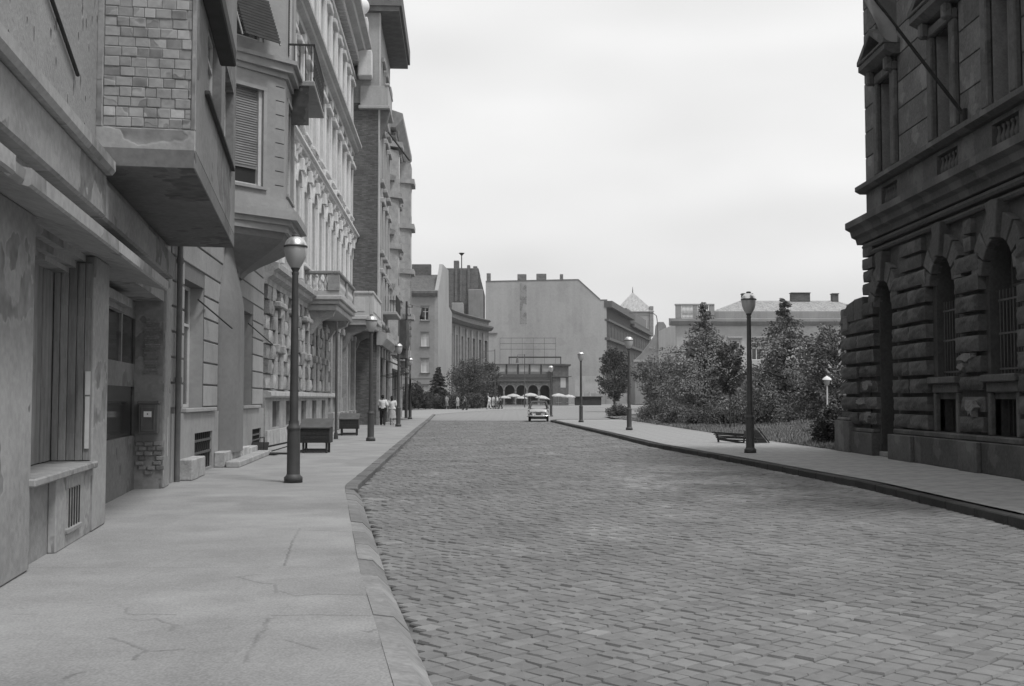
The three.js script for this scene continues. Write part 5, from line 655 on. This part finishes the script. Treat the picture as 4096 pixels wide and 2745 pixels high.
// ---------------------------------------------------------------- parked car, seen from behind
{
  const car = thing('parked_car', 'pale two-tone saloon car with dark roof parked at the right kerb', 'car', [1.98, -.115, -81.6], -.03);
  const paint = new THREE.MeshPhysicalMaterial({ roughness: .35, clearcoat: .7, clearcoatRoughness: .12 }); paint.color.setRGB(.42, .42, .42); const roofP = new THREE.MeshStandardMaterial({ roughness: .55 }); roofP.color.setRGB(.025, .025, .025); const chrome = new THREE.MeshStandardMaterial({ roughness: .15, metalness: 1 }); chrome.color.setRGB(.8, .8, .8); const rub = M(.02, null, { rough: .85 });
  const loft = (st, n = 28, pw = 3.2) => { const pos = [], idx = []; st.forEach(([z, w, y0, y1]) => { for (let i = 0; i <= n; i++) { const a = 2 * Math.PI * i / n, c = Math.cos(a), s = Math.sin(a), k = Math.pow(Math.pow(Math.abs(c), pw) + Math.pow(Math.abs(s), pw), -1 / pw); pos.push(w * c * k, (y0 + y1) / 2 + (y1 - y0) / 2 * s * k, z); } }); for (let j = 0; j < st.length - 1; j++) for (let i = 0; i < n; i++) { const a = j * (n + 1) + i, b = a + 1, c = a + n + 1, d = c + 1; idx.push(a, b, c, b, d, c); } for (const [j, f] of [[0, 0], [st.length - 1, 1]]) { const [z, w, y0, y1] = st[j], ci = pos.length / 3; pos.push(0, (y0 + y1) / 2, z); for (let i = 0; i < n; i++) { const a = j * (n + 1) + i; f ? idx.push(ci, a + 1, a) : idx.push(ci, a, a + 1); } } const g = new THREE.BufferGeometry(); g.setAttribute('position', new THREE.Float32BufferAttribute(pos, 3)); g.setIndex(idx); g.computeVertexNormals(); return g; };
  P('body', loft([[2.02, .5, .46, .74], [1.99, .66, .36, .84], [1.9, .74, .31, .9], [1.6, .78, .28, .95], [1.2, .8, .27, .98], [.6, .8, .26, .97], [-.4, .8, .26, .97], [-.9, .79, .26, .96], [-1.4, .76, .28, .93], [-1.8, .7, .3, .86], [-2.0, .6, .36, .76]]), paint, car);
  P('roof', loft([[.98, .48, 1.41, 1.45], [.8, .58, 1.4, 1.495], [.3, .62, 1.4, 1.53], [-.2, .61, 1.4, 1.52], [-.45, .52, 1.4, 1.45]], 24, 2.6), roofP, car);
  const pil = (a, b, r) => bar(a, b, r, 8, r * .9); P('pillar', [-1, 1].flatMap(s => [pil([s * .68, .93, 1.3], [s * .52, 1.44, .92], .1), pil([s * .735, .93, .35], [s * .6, 1.44, .33], .04), pil([s * .71, .93, -.85], [s * .55, 1.44, -.4], .035)]), roofP, car);
  const quad = (a, b, c, d) => { const g = new THREE.BufferGeometry(); g.setAttribute('position', new THREE.Float32BufferAttribute([...a, ...b, ...c, ...a, ...c, ...d], 3)); g.computeVertexNormals(); return g; };
  P('rear_window', quad([-.64, .95, 1.3], [.64, .95, 1.3], [.5, 1.43, .93], [-.5, 1.43, .93]), glassM, car); P('windscreen', quad([-.66, .95, -.84], [-.52, 1.43, -.41], [.52, 1.43, -.41], [.66, .95, -.84]), glassM, car);
  for (const s of [-1, 1]) P('side_window', [quad([s * .735, .95, 1.2], [s * .735, .95, .38], [s * .6, 1.42, .36], [s * .57, 1.42, .85]), quad([s * .735, .95, .32], [s * .72, .95, -.78], [s * .56, 1.42, -.37], [s * .6, 1.42, .3])], glassM, car);
  P('window_seal', [beam([-.68, .945, 1.33], [.68, .945, 1.33], .05, .05), beam([-.66, .95, 1.31], [-.5, 1.44, .92], .06, .04), beam([.66, .95, 1.31], [.5, 1.44, .92], .06, .04)], roofP, car);
  P('seat', [cb(-.6, .6, .5, .92, .62, .8, .06), cb(-.6, .6, .5, .94, -.2, -.04, .06)], M(.06), car);
  P('rear_bumper', [new THREE.TubeGeometry(new THREE.CatmullRomCurve3([[-.8, .42, 1.6], [-.77, .42, 1.98], [-.4, .42, 2.1], [0, .42, 2.12], [.4, .42, 2.1], [.77, .42, 1.98], [.8, .42, 1.6]].map(a => new THREE.Vector3(...a))), 40, .05, 8), cb(-.3, -.24, .38, .56, 2.06, 2.16, .015), cb(.24, .3, .38, .56, 2.06, 2.16, .015)], chrome, car);
  P('front_bumper', new THREE.TubeGeometry(new THREE.CatmullRomCurve3([[-.78, .42, -1.7], [-.4, .42, -2.08], [.4, .42, -2.08], [.78, .42, -1.7]].map(a => new THREE.Vector3(...a))), 24, .05, 8), chrome, car);
  for (const s of [-1, 1]) { P('tail_lamp', [cyl(s * .66, .62, .82, 1.93, .045, .035, 10)], M(.06, null, { rough: .2 }), car); P('fender_fin', [loft([[2.0, .05, .6, .86], [1.7, .07, .6, .95], [1.2, .06, .7, .97]], 12).translate(s * .69, 0, -.02)], paint, car); }
  P('boot_handle', [cb(-.12, .12, .7, .73, 2.01, 2.05, .008)], chrome, car); P('number_plate', cb(-.2, .2, .52, .63, 2.03, 2.045, .004), M(.1), car); P('boot_seam', [beam([-.45, .92, 1.62], [-.47, .56, 2.02], .012, .012), beam([.45, .92, 1.62], [.47, .56, 2.02], .012, .012)], M(.08), car);
  for (const [sx, z] of [[-.66, 1.2], [.66, 1.2], [-.66, -1.3], [.66, -1.3]]) { const t = new THREE.TorusGeometry(.23, .085, 10, 24); t.rotateY(Math.PI / 2); t.scale(1, 1, 1); t.translate(sx, .315, z); const w = P('wheel', [t, (() => { const c = new THREE.CylinderGeometry(.22, .22, .12, 20); c.rotateZ(Math.PI / 2); c.translate(sx, .315, z); return c; })()], rub, car); const h = new THREE.CylinderGeometry(.13, .15, .16, 16); h.rotateZ(Math.PI / 2); h.translate(sx, .315, z); P('hub_cap', h, chrome, w); }
  P('underside', bx(-.6, .6, .2, .3, -1.7, 1.85), M(.02), car);
}
// ---------------------------------------------------------------- parasols in front of the pavilion
{
  const U = thing('parasol', 'white open parasol over a cafe table before the pavilion arches', 'parasol', [0, 0, 0], 0, 'cafe parasols before the pavilion'); const n = 8, pos = []; for (let i = 0; i < n; i++) { const a = i / n * 2 * Math.PI, b = (i + 1) / n * 2 * Math.PI, m = (a + b) / 2, p = (r, y, t) => [r * Math.cos(t), y, r * Math.sin(t)]; const T0 = [0, 2.25, 0], A1 = p(.8, 2.08, a), B1 = p(.8, 2.08, b), A2 = p(1.35, 1.8, a), B2 = p(1.35, 1.8, b), M1 = p(1.24, 1.84, m), A3 = p(1.36, 1.66, a), B3 = p(1.36, 1.66, b), M3 = p(1.25, 1.7, m); pos.push(...T0, ...B1, ...A1, ...A1, ...B1, ...M1, ...A1, ...M1, ...A2, ...B1, ...B2, ...M1, ...A2, ...M1, ...M3, ...A2, ...M3, ...A3, ...M1, ...B2, ...B3, ...M1, ...B3, ...M3); } const g = new THREE.BufferGeometry(); g.setAttribute('position', new THREE.Float32BufferAttribute(pos, 3)); g.computeVertexNormals(); P('canopy', g, M(.62, 'grain', { bump: .002 }), U); P('pole', cyl(0, 0, 2.25, 0, .025, .025, 8), M(.5), U); P('base', cyl(0, 0, .08, 0, .25, .22, 12), M(.3), U); P('table', [cyl(0, .7, .74, 0, .45, .45, 14)], M(.5), U);
  [[.2, -178], [1.6, -182], [2.9, -174], [4.9, -183], [5.1, -176], [7.3, -172], [9.3, -180], [-1.2, -176]].forEach(([x, z], i) => { const o = i ? copy(U, [x, rise(z) - .18, z], i) : U; o.position.set(x, rise(z) - .18, z); o.scale.setScalar([.92, .74, .98, .8, .7, .95, .86, .78][i]); if (i === 4) o.rotation.z = .12; });
}
// ---------------------------------------------------------------- trees and shrubs
function leafMesh(name, leaves, mat, parent) { // leaves: [x,y,z, dir(3), size, tone]
  const n = leaves.length, pos = new Float32Array(n * 18), col = new Float32Array(n * 18), a = new THREE.Vector3(), b = new THREE.Vector3(), u = new THREE.Vector3(); let o = 0;
  for (const [x, y, z, dx, dy, dz, s, t] of leaves) { a.set(dx, dy, dz).normalize(); u.set(rnd() - .5, rnd() - .5, rnd() - .5); b.crossVectors(a, u).normalize(); const w = s * .36, q = [[x, y, z], [x + a.x * s * .5 + b.x * w, y + a.y * s * .5 + b.y * w, z + a.z * s * .5 + b.z * w], [x + a.x * s, y + a.y * s, z + a.z * s], [x + a.x * s * .5 - b.x * w, y + a.y * s * .5 - b.y * w, z + a.z * s * .5 - b.z * w]]; for (const k of [0, 1, 2, 0, 2, 3]) { for (let c = 0; c < 3; c++) { pos[o] = q[k][c]; col[o++] = t; } } }
  const g = new THREE.BufferGeometry(); g.setAttribute('position', new THREE.BufferAttribute(pos, 3)); g.setAttribute('color', new THREE.BufferAttribute(col, 3)); g.computeVertexNormals();
  const m = new THREE.Mesh(g, mat); m.name = name; m.castShadow = m.receiveShadow = true; parent.add(m); return m;
}
const leafM = new THREE.MeshPhysicalMaterial({ roughness: .8, vertexColors: true, transmission: .25, thickness: 0, side: THREE.DoubleSide });
const bark = M(.07, 'wood', { bump: .01 });
function tree(name, label, [x, y, z], o, cat = 'tree', group) {
  const { H, R, base = .1, shape = 'round', leaves = 12000, size = .16, tone = .09, branches = 60, trunk = .12, droop = 0, seed = 1, gap = .35 } = o; reseed(seed * 7919);
  const t = thing(name, label, cat, [x, y, z], 0, group), wood = [], lv = [];
  const lean = [rr(-.03, .03) * H, rr(-.03, .03) * H], ax = h => [lean[0] * h * h, h * H, lean[1] * h * h];
  if (shape !== 'shrub') { const c = new THREE.CatmullRomCurve3([0, .3, .6, .97].map(h => new THREE.Vector3(...ax(h)).add(new THREE.Vector3(rr(-.05, .05), 0, rr(-.05, .05))))); const tg = new THREE.TubeGeometry(c, 14, 1, 8); const p = tg.attributes.position, q = new THREE.Vector3(); for (let i = 0; i < p.count; i++) { const j = Math.floor(i / 9), ce = c.getPointAt(Math.min(1, j / 14)), r = trunk * (1 - .85 * j / 14) * (j ? 1 : 1.4); q.fromBufferAttribute(p, i).sub(ce).normalize().multiplyScalar(r).add(ce); p.setXYZ(i, q.x, q.y, q.z); } tg.computeVertexNormals(); P('trunk', tg, bark, t); }
  const env = h => shape === 'cone' ? Math.pow(1 - h, .8) * (.75 + .5 * vn(h * 9, seed, 64, 5)) : shape === 'feather' ? (.03 + .97 * Math.pow(1 - h, 1.15)) * (.6 + .8 * vn(h * 9, seed, 64, 6)) : shape === 'shrub' ? Math.sqrt(Math.max(0, 1 - h * h)) : Math.sqrt(Math.max(0, 1 - Math.pow(2 * h - 1, 2))) * (.8 + .4 * vn(h * 5, seed, 64, 7));
  const per = Math.ceil(leaves / branches);
  for (let k = 0; k < branches; k++) {
    const h = (k + rnd()) / branches, hh = base + (1 - base) * h, a = k * 2.39996 + rr(-.4, .4), len = Math.max(.12, R * env(h) * rr(.65, 1.15) * (shape === 'feather' ? .55 + .85 * vn(a * .9, h * 6, 64, seed + 3) : 1)), s = shape === 'shrub' ? [0, .05 * H, 0] : ax(Math.max(.02, shape === 'round' ? base * .7 + (hh - base * .7) * .75 : hh)), up = shape === 'round' ? .35 : shape === 'shrub' ? 1 : droop;
    const end = shape === 'shrub' ? [len * Math.cos(a), H * hh, len * Math.sin(a)] : [s[0] + len * Math.cos(a), Math.max(.1, shape === 'round' ? ax(hh)[1] : s[1] - up * len * rr(.3, 1.1)), s[2] + len * Math.sin(a)];
    const mid = [(s[0] + end[0]) / 2, (s[1] + end[1]) / 2 + len * (shape === 'shrub' ? .1 : .12), (s[2] + end[2]) / 2];
    if (len > .35) wood.push(bar(s, mid, .012 + .018 * len, 5, .01 + .012 * len), bar(mid, end, .01 + .012 * len, 5, .006));
    const cl = rr(.5, 1.5), tn = tone * rr(.75, 1.3);
    const cnt = shape === 'feather' || shape === 'cone' ? per * cl * (.25 + 1.5 * len / R) : per * cl; for (let i = 0; i < cnt; i++) {
      const q = Math.pow(rnd(), shape === 'round' || shape === 'shrub' ? .45 : .7), w = 1 - q, P0 = [0, 1, 2].map(c => w * w * s[c] + 2 * w * q * mid[c] + q * q * end[c]); const sp = (shape === 'cone' || shape === 'feather' ? (shape === 'feather' ? .06 + .19 * len * (.45 + .55 * q) : .07 + .13 * len * (1 - .4 * q)) : .2 * R * (.4 + .7 * rnd()));
      const d = [rnd() - .5, (rnd() - .5) * (shape === 'cone' ? .45 : shape === 'feather' ? .75 : .9), rnd() - .5], px = P0[0] + d[0] * 2 * sp, py = P0[1] + d[1] * 2 * sp, pz = P0[2] + d[2] * 2 * sp; if (py < .03) continue;
      lv.push([px, py, pz, d[0] + .6 * Math.cos(a), d[1] - (droop ? .5 : .1), d[2] + .6 * Math.sin(a), size * rr(.6, 1.4), tn * rr(.8, 1.25)]);
    }
  }
  if (wood.length) P(shape === 'shrub' ? 'stems' : 'limbs', wood, bark, t); leafMesh(shape === 'shrub' ? 'foliage' : 'crown', lv, leafM, t); return t;
}
const pgY = (x, z) => .05 + rise(z);
tree('park_tree', 'tall feathery conifer with drooping boughs, thickest tree before the classical house', [12.4, .1, -70], { H: 7.6, R: 4.4, shape: 'feather', droop: -.12, base: .1, leaves: 15000, branches: 84, size: .13, trunk: .16, seed: 1, tone: .17 }, 'tree', 'trees in the park');
tree('park_tree', 'dark conifer whose thin top rises above the classical roof', [15.5, .1, -62], { H: 7.1, R: 3.9, shape: 'feather', droop: -.05, base: .1, leaves: 13500, branches: 76, size: .13, trunk: .15, seed: 2, tone: .14 }, 'tree', 'trees in the park');
tree('park_tree', 'leafy tree at the corner of the rusticated building', [16.6, .1, -56], { H: 5.2, R: 1.9, shape: 'round', base: .1, leaves: 8500, branches: 60, size: .15, trunk: .12, seed: 3, tone: .15 }, 'tree', 'trees in the park');
tree('park_tree', 'broad tree behind the two conifers in the park', [18.6, .1, -80], { H: 3.8, R: 2.6, shape: 'round', base: .06, leaves: 9000, branches: 70, size: .17, trunk: .15, seed: 4, tone: .15 }, 'tree', 'trees in the park');
tree('park_tree', 'low bushy tree at the far end of the park beside the bent pole', [15.2, .1, -92], { H: 4.2, R: 2.6, shape: 'round', base: .04, leaves: 8000, branches: 60, size: .18, trunk: .12, seed: 5, tone: .14 }, 'tree', 'trees in the park');
tree('park_tree', 'round dark street tree before the dark front of the gable house', [11.7, .25, -125], { H: 7.2, R: 1.95, shape: 'round', base: .2, leaves: 7000, branches: 34, size: .2, trunk: .14, seed: 6, tone: .085 });
tree('park_tree', 'layered dark spruce beside the grey tenement', [-9.7, .3, -143], { H: 5.4, R: 1.9, shape: 'cone', droop: .2, base: .05, leaves: 15000, branches: 90, size: .17, trunk: .12, seed: 7, tone: .055 }, 'tree', 'trees at the square');
tree('park_tree', 'broad leafy tree between the spruce and the pavilion', [-5.7, .3, -149], { H: 6.4, R: 3.2, shape: 'round', base: .08, leaves: 9500, branches: 70, size: .2, trunk: .16, seed: 8, tone: .1 }, 'tree', 'trees at the square');
tree('park_tree', 'thin leafy tree close to the pavilion arches', [-3.6, .3, -162], { H: 6.6, R: 1.9, shape: 'round', base: .14, leaves: 9000, branches: 50, size: .2, trunk: .12, seed: 9, tone: .085 }, 'tree', 'trees at the square');
tree('park_tree', 'loose pale tree at the park end hiding the foot of the stepped gable', [13.1, .1, -97], { H: 5.2, R: 2.3, shape: 'round', base: .1, leaves: 6000, branches: 40, size: .19, trunk: .12, seed: 11, tone: .16 }, 'tree', 'trees in the park');
tree('young_tree', 'young tree with thin dark trunk tied to stakes at the park edge', [11.0, .1, -55.5], { H: 4.4, R: .8, shape: 'round', base: .42, leaves: 2600, branches: 26, size: .13, trunk: .05, seed: 10, tone: .08 });
{ const st = thing('tree_stakes', 'pair of thin stakes holding the young park tree', 'stake', [11, .06, -55.3]); P('stake', bar([-.25, 0, 0], [-.22, 1.1, 0], .025, 6), bark, st); P('stake', bar([.22, 0, .05], [.2, 1.0, .05], .025, 6), bark, st); }
const shrubs = [[11.15, -37.4, 1.3, .95, 'dense dark round shrub against the rusticated corner', .05, 9000], [13.4, -58.5, 1.7, 1.7, 'dark bush under the thin topped conifer', .06], [12.0, -61, 1.3, 1.3, 'low bush beside the staked young tree', .07], [10.9, -63, 1.15, 1.25, 'low mounded bush at the lawn edge between the conifers', .09], [9.9, -66, 1.1, 1.2, 'pale mounded bush at the lawn edge by the tall conifer', .11], [10.0, -74, 1.5, 1.5, 'tall loose bush left of the tall conifer', .1], [14.6, -56, 1.4, 1.2, 'loose bush before the leafy corner tree', .1], [12.9, -46, .75, .6, 'small wispy shrub standing alone on the lawn', .12, 1500], [15.9, -53, 1.2, 1.0, 'ragged bush by the white park lamp', .09], [10.6, -84, 1.0, 1.2, 'small bush at the far lawn edge', .1], [12.5, -88, 1.5, 1.6, 'wide bush beside the bent pole', .09], [19.5, -66, 1.8, 2.0, 'large bush behind the white park lamp', .08], [9.2, -95, 1.0, 1.0, 'little bush at the tip of the park', .09], [17.5, -70, 1.8, 2.2, 'large bush filling the gap behind the conifers', .07],
  [-12.4, -139, 3.3, 1.7, 'tall rounded dark bush beside the pylon', .05, 9000], [-11, -141, 2.2, 1.6, 'dark hedge bush under the spruce', .05], [-9.0, -138, 1.6, 1.4, 'low hedge bush in front of the spruce', .06], [-7.2, -140, 1.8, 1.6, 'hedge bush left of the walking people', .06], [-5.2, -143, 1.9, 1.7, 'hedge bush behind the walking people', .065], [-13.5, -130, 1.6, 1.4, 'low bush at the end of the left pavement', .06], [-3.6, -150, 1.5, 1.4, 'hedge bush next to the parasols', .07]];
shrubs.forEach(([x, z, H, R, label, tone, n = 4600], i) => tree('shrub', label, [x, .03 + rise(z), z], { H, R, shape: 'shrub', leaves: n, branches: 46, size: z < -100 ? .17 : .1, seed: 30 + i, tone: tone * (z < -100 ? 1 : 1.35), base: .1 }, 'shrub', z < -100 ? 'bushes at the square' : 'bushes in the park'));
// ---------------------------------------------------------------- people
function mcMesh(sdf, ctr, half, res, maxP = 60000) {
  const mc = new MarchingCubes(res, new THREE.MeshBasicMaterial(), false, false, maxP); mc.isolation = 0; mc.reset(); const h = mc.halfsize, n = mc.size;
  for (let k = 0; k < n; k++) for (let j = 0; j < n; j++) for (let i = 0; i < n; i++) mc.field[i + j * n + k * n * n] = -sdf(ctr[0] + (i - h) / h * half, ctr[1] + (j - h) / h * half, ctr[2] + (k - h) / h * half);
  mc.update(); const c = mc.count; let g = new THREE.BufferGeometry(); const p = new Float32Array(c * 3); for (let i = 0; i < c; i++) { p[3 * i] = ctr[0] + mc.positionArray[3 * i] * half; p[3 * i + 1] = ctr[1] + mc.positionArray[3 * i + 1] * half; p[3 * i + 2] = ctr[2] + mc.positionArray[3 * i + 2] * half; }
  g.setAttribute('position', new THREE.BufferAttribute(p, 3)); g = mergeVertices(g, .001); g.computeVertexNormals(); return g;
}
const capD = (x, y, z, [a, b, ra, rb]) => { const bx_ = b[0] - a[0], by = b[1] - a[1], bz = b[2] - a[2], px = x - a[0], py = y - a[1], pz = z - a[2], L = bx_ * bx_ + by * by + bz * bz || 1e-6, t = clamp((px * bx_ + py * by + pz * bz) / L), dx = px - bx_ * t, dy = py - by * t, dz = pz - bz * t; return Math.sqrt(dx * dx + dy * dy + dz * dz) - (ra + (rb - ra) * t); };
const smin = (a, b, k) => { const h = Math.max(k - Math.abs(a - b), 0) / k; return Math.min(a, b) - h * h * k * .25; };
const field = (bones, k, inf = 0, y0 = -9, y1 = 9) => (x, y, z) => { let d = 9; for (const b of bones) d = smin(d, capD(x, y, z, b), k); return Math.max(d - inf, y0 - y, y - y1); };
function person(o, label, [x, y, z], turn, group) { // faces -z before turning
  const { stride = .2, skirt = false, res = 72, top = .75, bottom = .05, bottomTex, hair = .03, armL = .15, armR = -.1, raise = false, holdR = 0, H = 1.72, longSleeve = false, bag = false } = o, s = H / 1.72;
  const hip = [0, .92, 0], ch = [0, 1.28, .0], nk = [0, 1.46, 0], hd = [0, 1.6, -.02];
  const leg = (sx, f) => { const hp = [sx * .09, .9, 0], kn = [sx * .1, .5, -f * .55 - (f < 0 ? .06 : .02)], an = [sx * .1, .09 + (f < 0 ? .04 : 0), -f], to = [sx * .12, .035, -f - .16]; return { hp, kn, an, to }; };
  const l1 = leg(-1, stride), l2 = leg(1, -stride);
  const arm = (sx, f, up) => { const sh = [sx * .19, 1.41, 0], el = up ? [sx * .26, 1.62, -.05] : [sx * .26, 1.13, -f * .5 + .03], wr = up ? [sx * .2, 1.88, -.05] : [sx * .27 + (sx * holdR < 0 ? 0 : 0), .89, -f - .03]; return { sh, el, wr }; };
  const a1 = arm(-1, armL, raise), a2 = arm(1, armR, false);
  const legs = [l1, l2].flatMap(l => [[l.hp, l.kn, .085, .056], [l.kn, l.an, .054, .036], [l.an, l.to, .036, .03]]), torso = [[hip, ch, .125, .14], [[-.08, .95, 0], [.08, .95, 0], .115, .115], [[-.11, 1.36, 0], [.11, 1.36, 0], .095, .095]], arms = [a1, a2].flatMap(a => [[a.sh, a.el, .052, .04], [a.el, a.wr, .038, .027]]);
  const head = [[nk, hd, .055, .055], [[0, 1.57, -.035], [0, 1.645, .0], .075, .098], [[0, 1.585, -.1], [0, 1.61, -.122], .014, .012], [[-.098, 1.6, 0], [-.104, 1.63, 0], .014, .016], [[.098, 1.6, 0], [.104, 1.63, 0], .014, .016], [[-.02, 1.545, -.1], [.02, 1.545, -.1], .012, .012]];
  const sc = g => { g.scale(s, s, s); return g; };
  const p = thing('person', label, 'person', [x, y, z], turn, group), C = [0, .97, -.02], hf = 1.02;
  const hands = [[a1, -1], [a2, 1]].map(([a, sx]) => { const w = a.wr, dir = new THREE.Vector3(w[0] - a.el[0], w[1] - a.el[1], w[2] - a.el[2]).normalize(), q = new THREE.Vector3(0, 0, -1), pl = w.map((v, i) => v + dir.getComponent(i) * .08), bn = [[w, pl, .026, .03]]; for (let f = 0; f < 4; f++) { const off = (f - 1.5) * .021, b0 = [pl[0], pl[1], pl[2] + off], L = [.06, .075, .07, .052][f], b1 = [b0[0] + dir.x * L * .55, b0[1] + dir.y * L * .55, b0[2] + dir.z * L * .55], b2 = [b1[0] + dir.x * L * .45 - sx * .018, b1[1] + dir.y * L * .45, b1[2] + dir.z * L * .45]; bn.push([b0, b1, .0095, .009], [b1, b2, .009, .008]); } const t0 = [w[0] + dir.x * .03, w[1] + dir.y * .03, w[2] + dir.z * .03 - .02], t1 = [t0[0] + dir.x * .035, t0[1] + dir.y * .035, t0[2] + dir.z * .035 - .03]; bn.push([t0, t1, .012, .01], [t1, [t1[0] + dir.x * .03, t1[1] + dir.y * .03, t1[2] + dir.z * .03 - .005], .01, .0085]); const ct = w.map((v, i) => v + dir.getComponent(i) * .07); return mcMesh(field(bn, .012), ct, .12, res > 60 ? 40 : 26, 12000); });
  const body = mcMesh(field([...legs, ...torso, ...arms, ...head], .045), C, hf, res); P('body', [sc(body), ...hands.map(sc)], M(.32, null, { rough: .6 }), p);
  const sl = [a1, a2].map(a => [a.sh, longSleeve ? a.wr : a.el.map((v, i) => a.sh[i] + (v - a.sh[i]) * .75), .062, longSleeve ? .038 : .06]);
  P('shirt', sc(mcMesh(field([...torso, [hip, ch, .135, .15], ...sl, [[-.1, .98, 0], [.1, .98, 0], .115, .115]], .04, .012, .965), [0, 1.25, 0], .62, res)), M(top, 'grain', { bump: .006 }), p);
  if (skirt) P('skirt', sc(lathe([[.14, 1.03], [.165, .95], [.19, .85], [.215, .7], [.25, .5], [.268, .42], [.26, .42], [.2, .7], [.13, 1.0]], 22).scale(1, 1, .85)), M(bottom, bottomTex || 'grain'), p);
  else P('trousers', sc(mcMesh(field([[l1.hp, l1.kn, .1, .075], [l1.kn, l1.an, .074, .066], [l2.hp, l2.kn, .1, .075], [l2.kn, l2.an, .074, .066], [[-.1, .95, 0], [.1, .95, 0], .132, .132], [[-.09, 1.02, 0], [.09, 1.02, 0], .125, .125]], .04, .01, -9, 1.03), [0, .55, 0], .62, res)), M(bottom, 'grain', { bump: .006 }), p);
  P('hair', sc(mcMesh(field([[[0, 1.66, .02], [0, 1.62, .05], .095, .085], [[0, 1.69, -.03], [0, 1.67, .03], .075, .085], ...(skirt ? [[[0, 1.6, .07], [0, 1.52, .07], .08, .06]] : [])], .03, .004), [0, 1.62, .02], .2, 34)), M(hair, 'grain', { bump: .006 }), p);
  for (const l of [l1, l2]) P('shoe', sc(mcMesh(field([[[l.an[0], .045, l.an[2] + .05], [l.to[0], .04, l.to[2]], .043, .04]], .02), [l.an[0], .05, l.an[2] - .05], .2, 26)), M(skirt ? .3 : .03, null, { rough: .5 }), p);
  if (bag) { const b = P('handbag', sc(cb(a2.wr[0] - .05, a2.wr[0] + .05, .52, .72, a2.wr[2] - .15, a2.wr[2] + .15, .03)), M(.05), p); P('bag_strap', sc(new THREE.TorusGeometry(.1, .012, 6, 14, Math.PI).rotateY(Math.PI / 2).translate(a2.wr[0], .72, a2.wr[2])), M(.05), b); }
  return p;
}
person({ res: 110, stride: .16, top: .82, bottom: .03, hair: .02, H: 1.76 }, 'person walking away in white shirt and dark trousers on the left pavement', [-7.62, 0, -64.6], .05);
person({ res: 110, stride: .14, skirt: true, top: .82, bottom: .5, bottomTex: 'worn', hair: .025, H: 1.7, bag: true, armL: -.1, armR: .12 }, 'person walking away in white blouse and pale patterned skirt beside the dark trousers', [-7.1, 0, -64.9], -.05);
const fp = (o, l, u, z, t = 0) => { const x = (u - 1170) / 2500 * -z; return person({ res: 44, ...o }, l, [x, rise(z), z], t); };
fp({ top: .5, bottom: .3, skirt: true, stride: .12 }, 'person in pale dress walking by the hedge under the spruce', 1046, -136, 1.2);
fp({ top: .12, bottom: .03, longSleeve: true, stride: .2 }, 'person in dark jacket crossing at the kerb before the hedge', 1063, -131, 1.4);
fp({ top: .85, bottom: .7, stride: .2, raise: true }, 'person in white with one arm raised at the kerb', 1118, -138, 1.1);
fp({ top: .8, bottom: .6, skirt: true, stride: .12 }, 'person in white blouse and pale skirt in the white-clad group', 1127, -139, -.9);
fp({ top: .75, bottom: .15, stride: .18 }, 'person in white shirt and grey trousers beside the raised arm group', 1136, -138.5, 1.8);
fp({ top: .2, bottom: .05, stride: .2, longSleeve: true }, 'person in dark clothes walking behind the white-clad group', 1144, -141, 1.5);
fp({ top: .4, bottom: .2, stride: .1, skirt: true }, 'person in grey dress standing near the spruce', 1021, -137, 2.5);
{ const st = thing('white_statue', 'small white statue on a block before the blank wall', 'statue', [13.8, .42, -195]); P('block', cb(-.35, .35, 0, .7, -.35, .35, .03), M(.6, 'stone'), st); P('figure', mcMesh(field([[[0, .7, 0], [0, 1.5, 0], .22, .16], [[0, 1.5, 0], [0, 1.95, 0], .2, .13], [[0, 2.1, 0], [0, 2.2, 0], .12, .12], [[-.2, 1.8, 0], [-.25, 1.3, .15], .07, .05], [[.2, 1.8, 0], [.25, 1.3, .15], .07, .05]], .06), [0, 1.4, 0], .95, 40), M(.4, 'stone'), st); }
renderer.render(scene, camera);
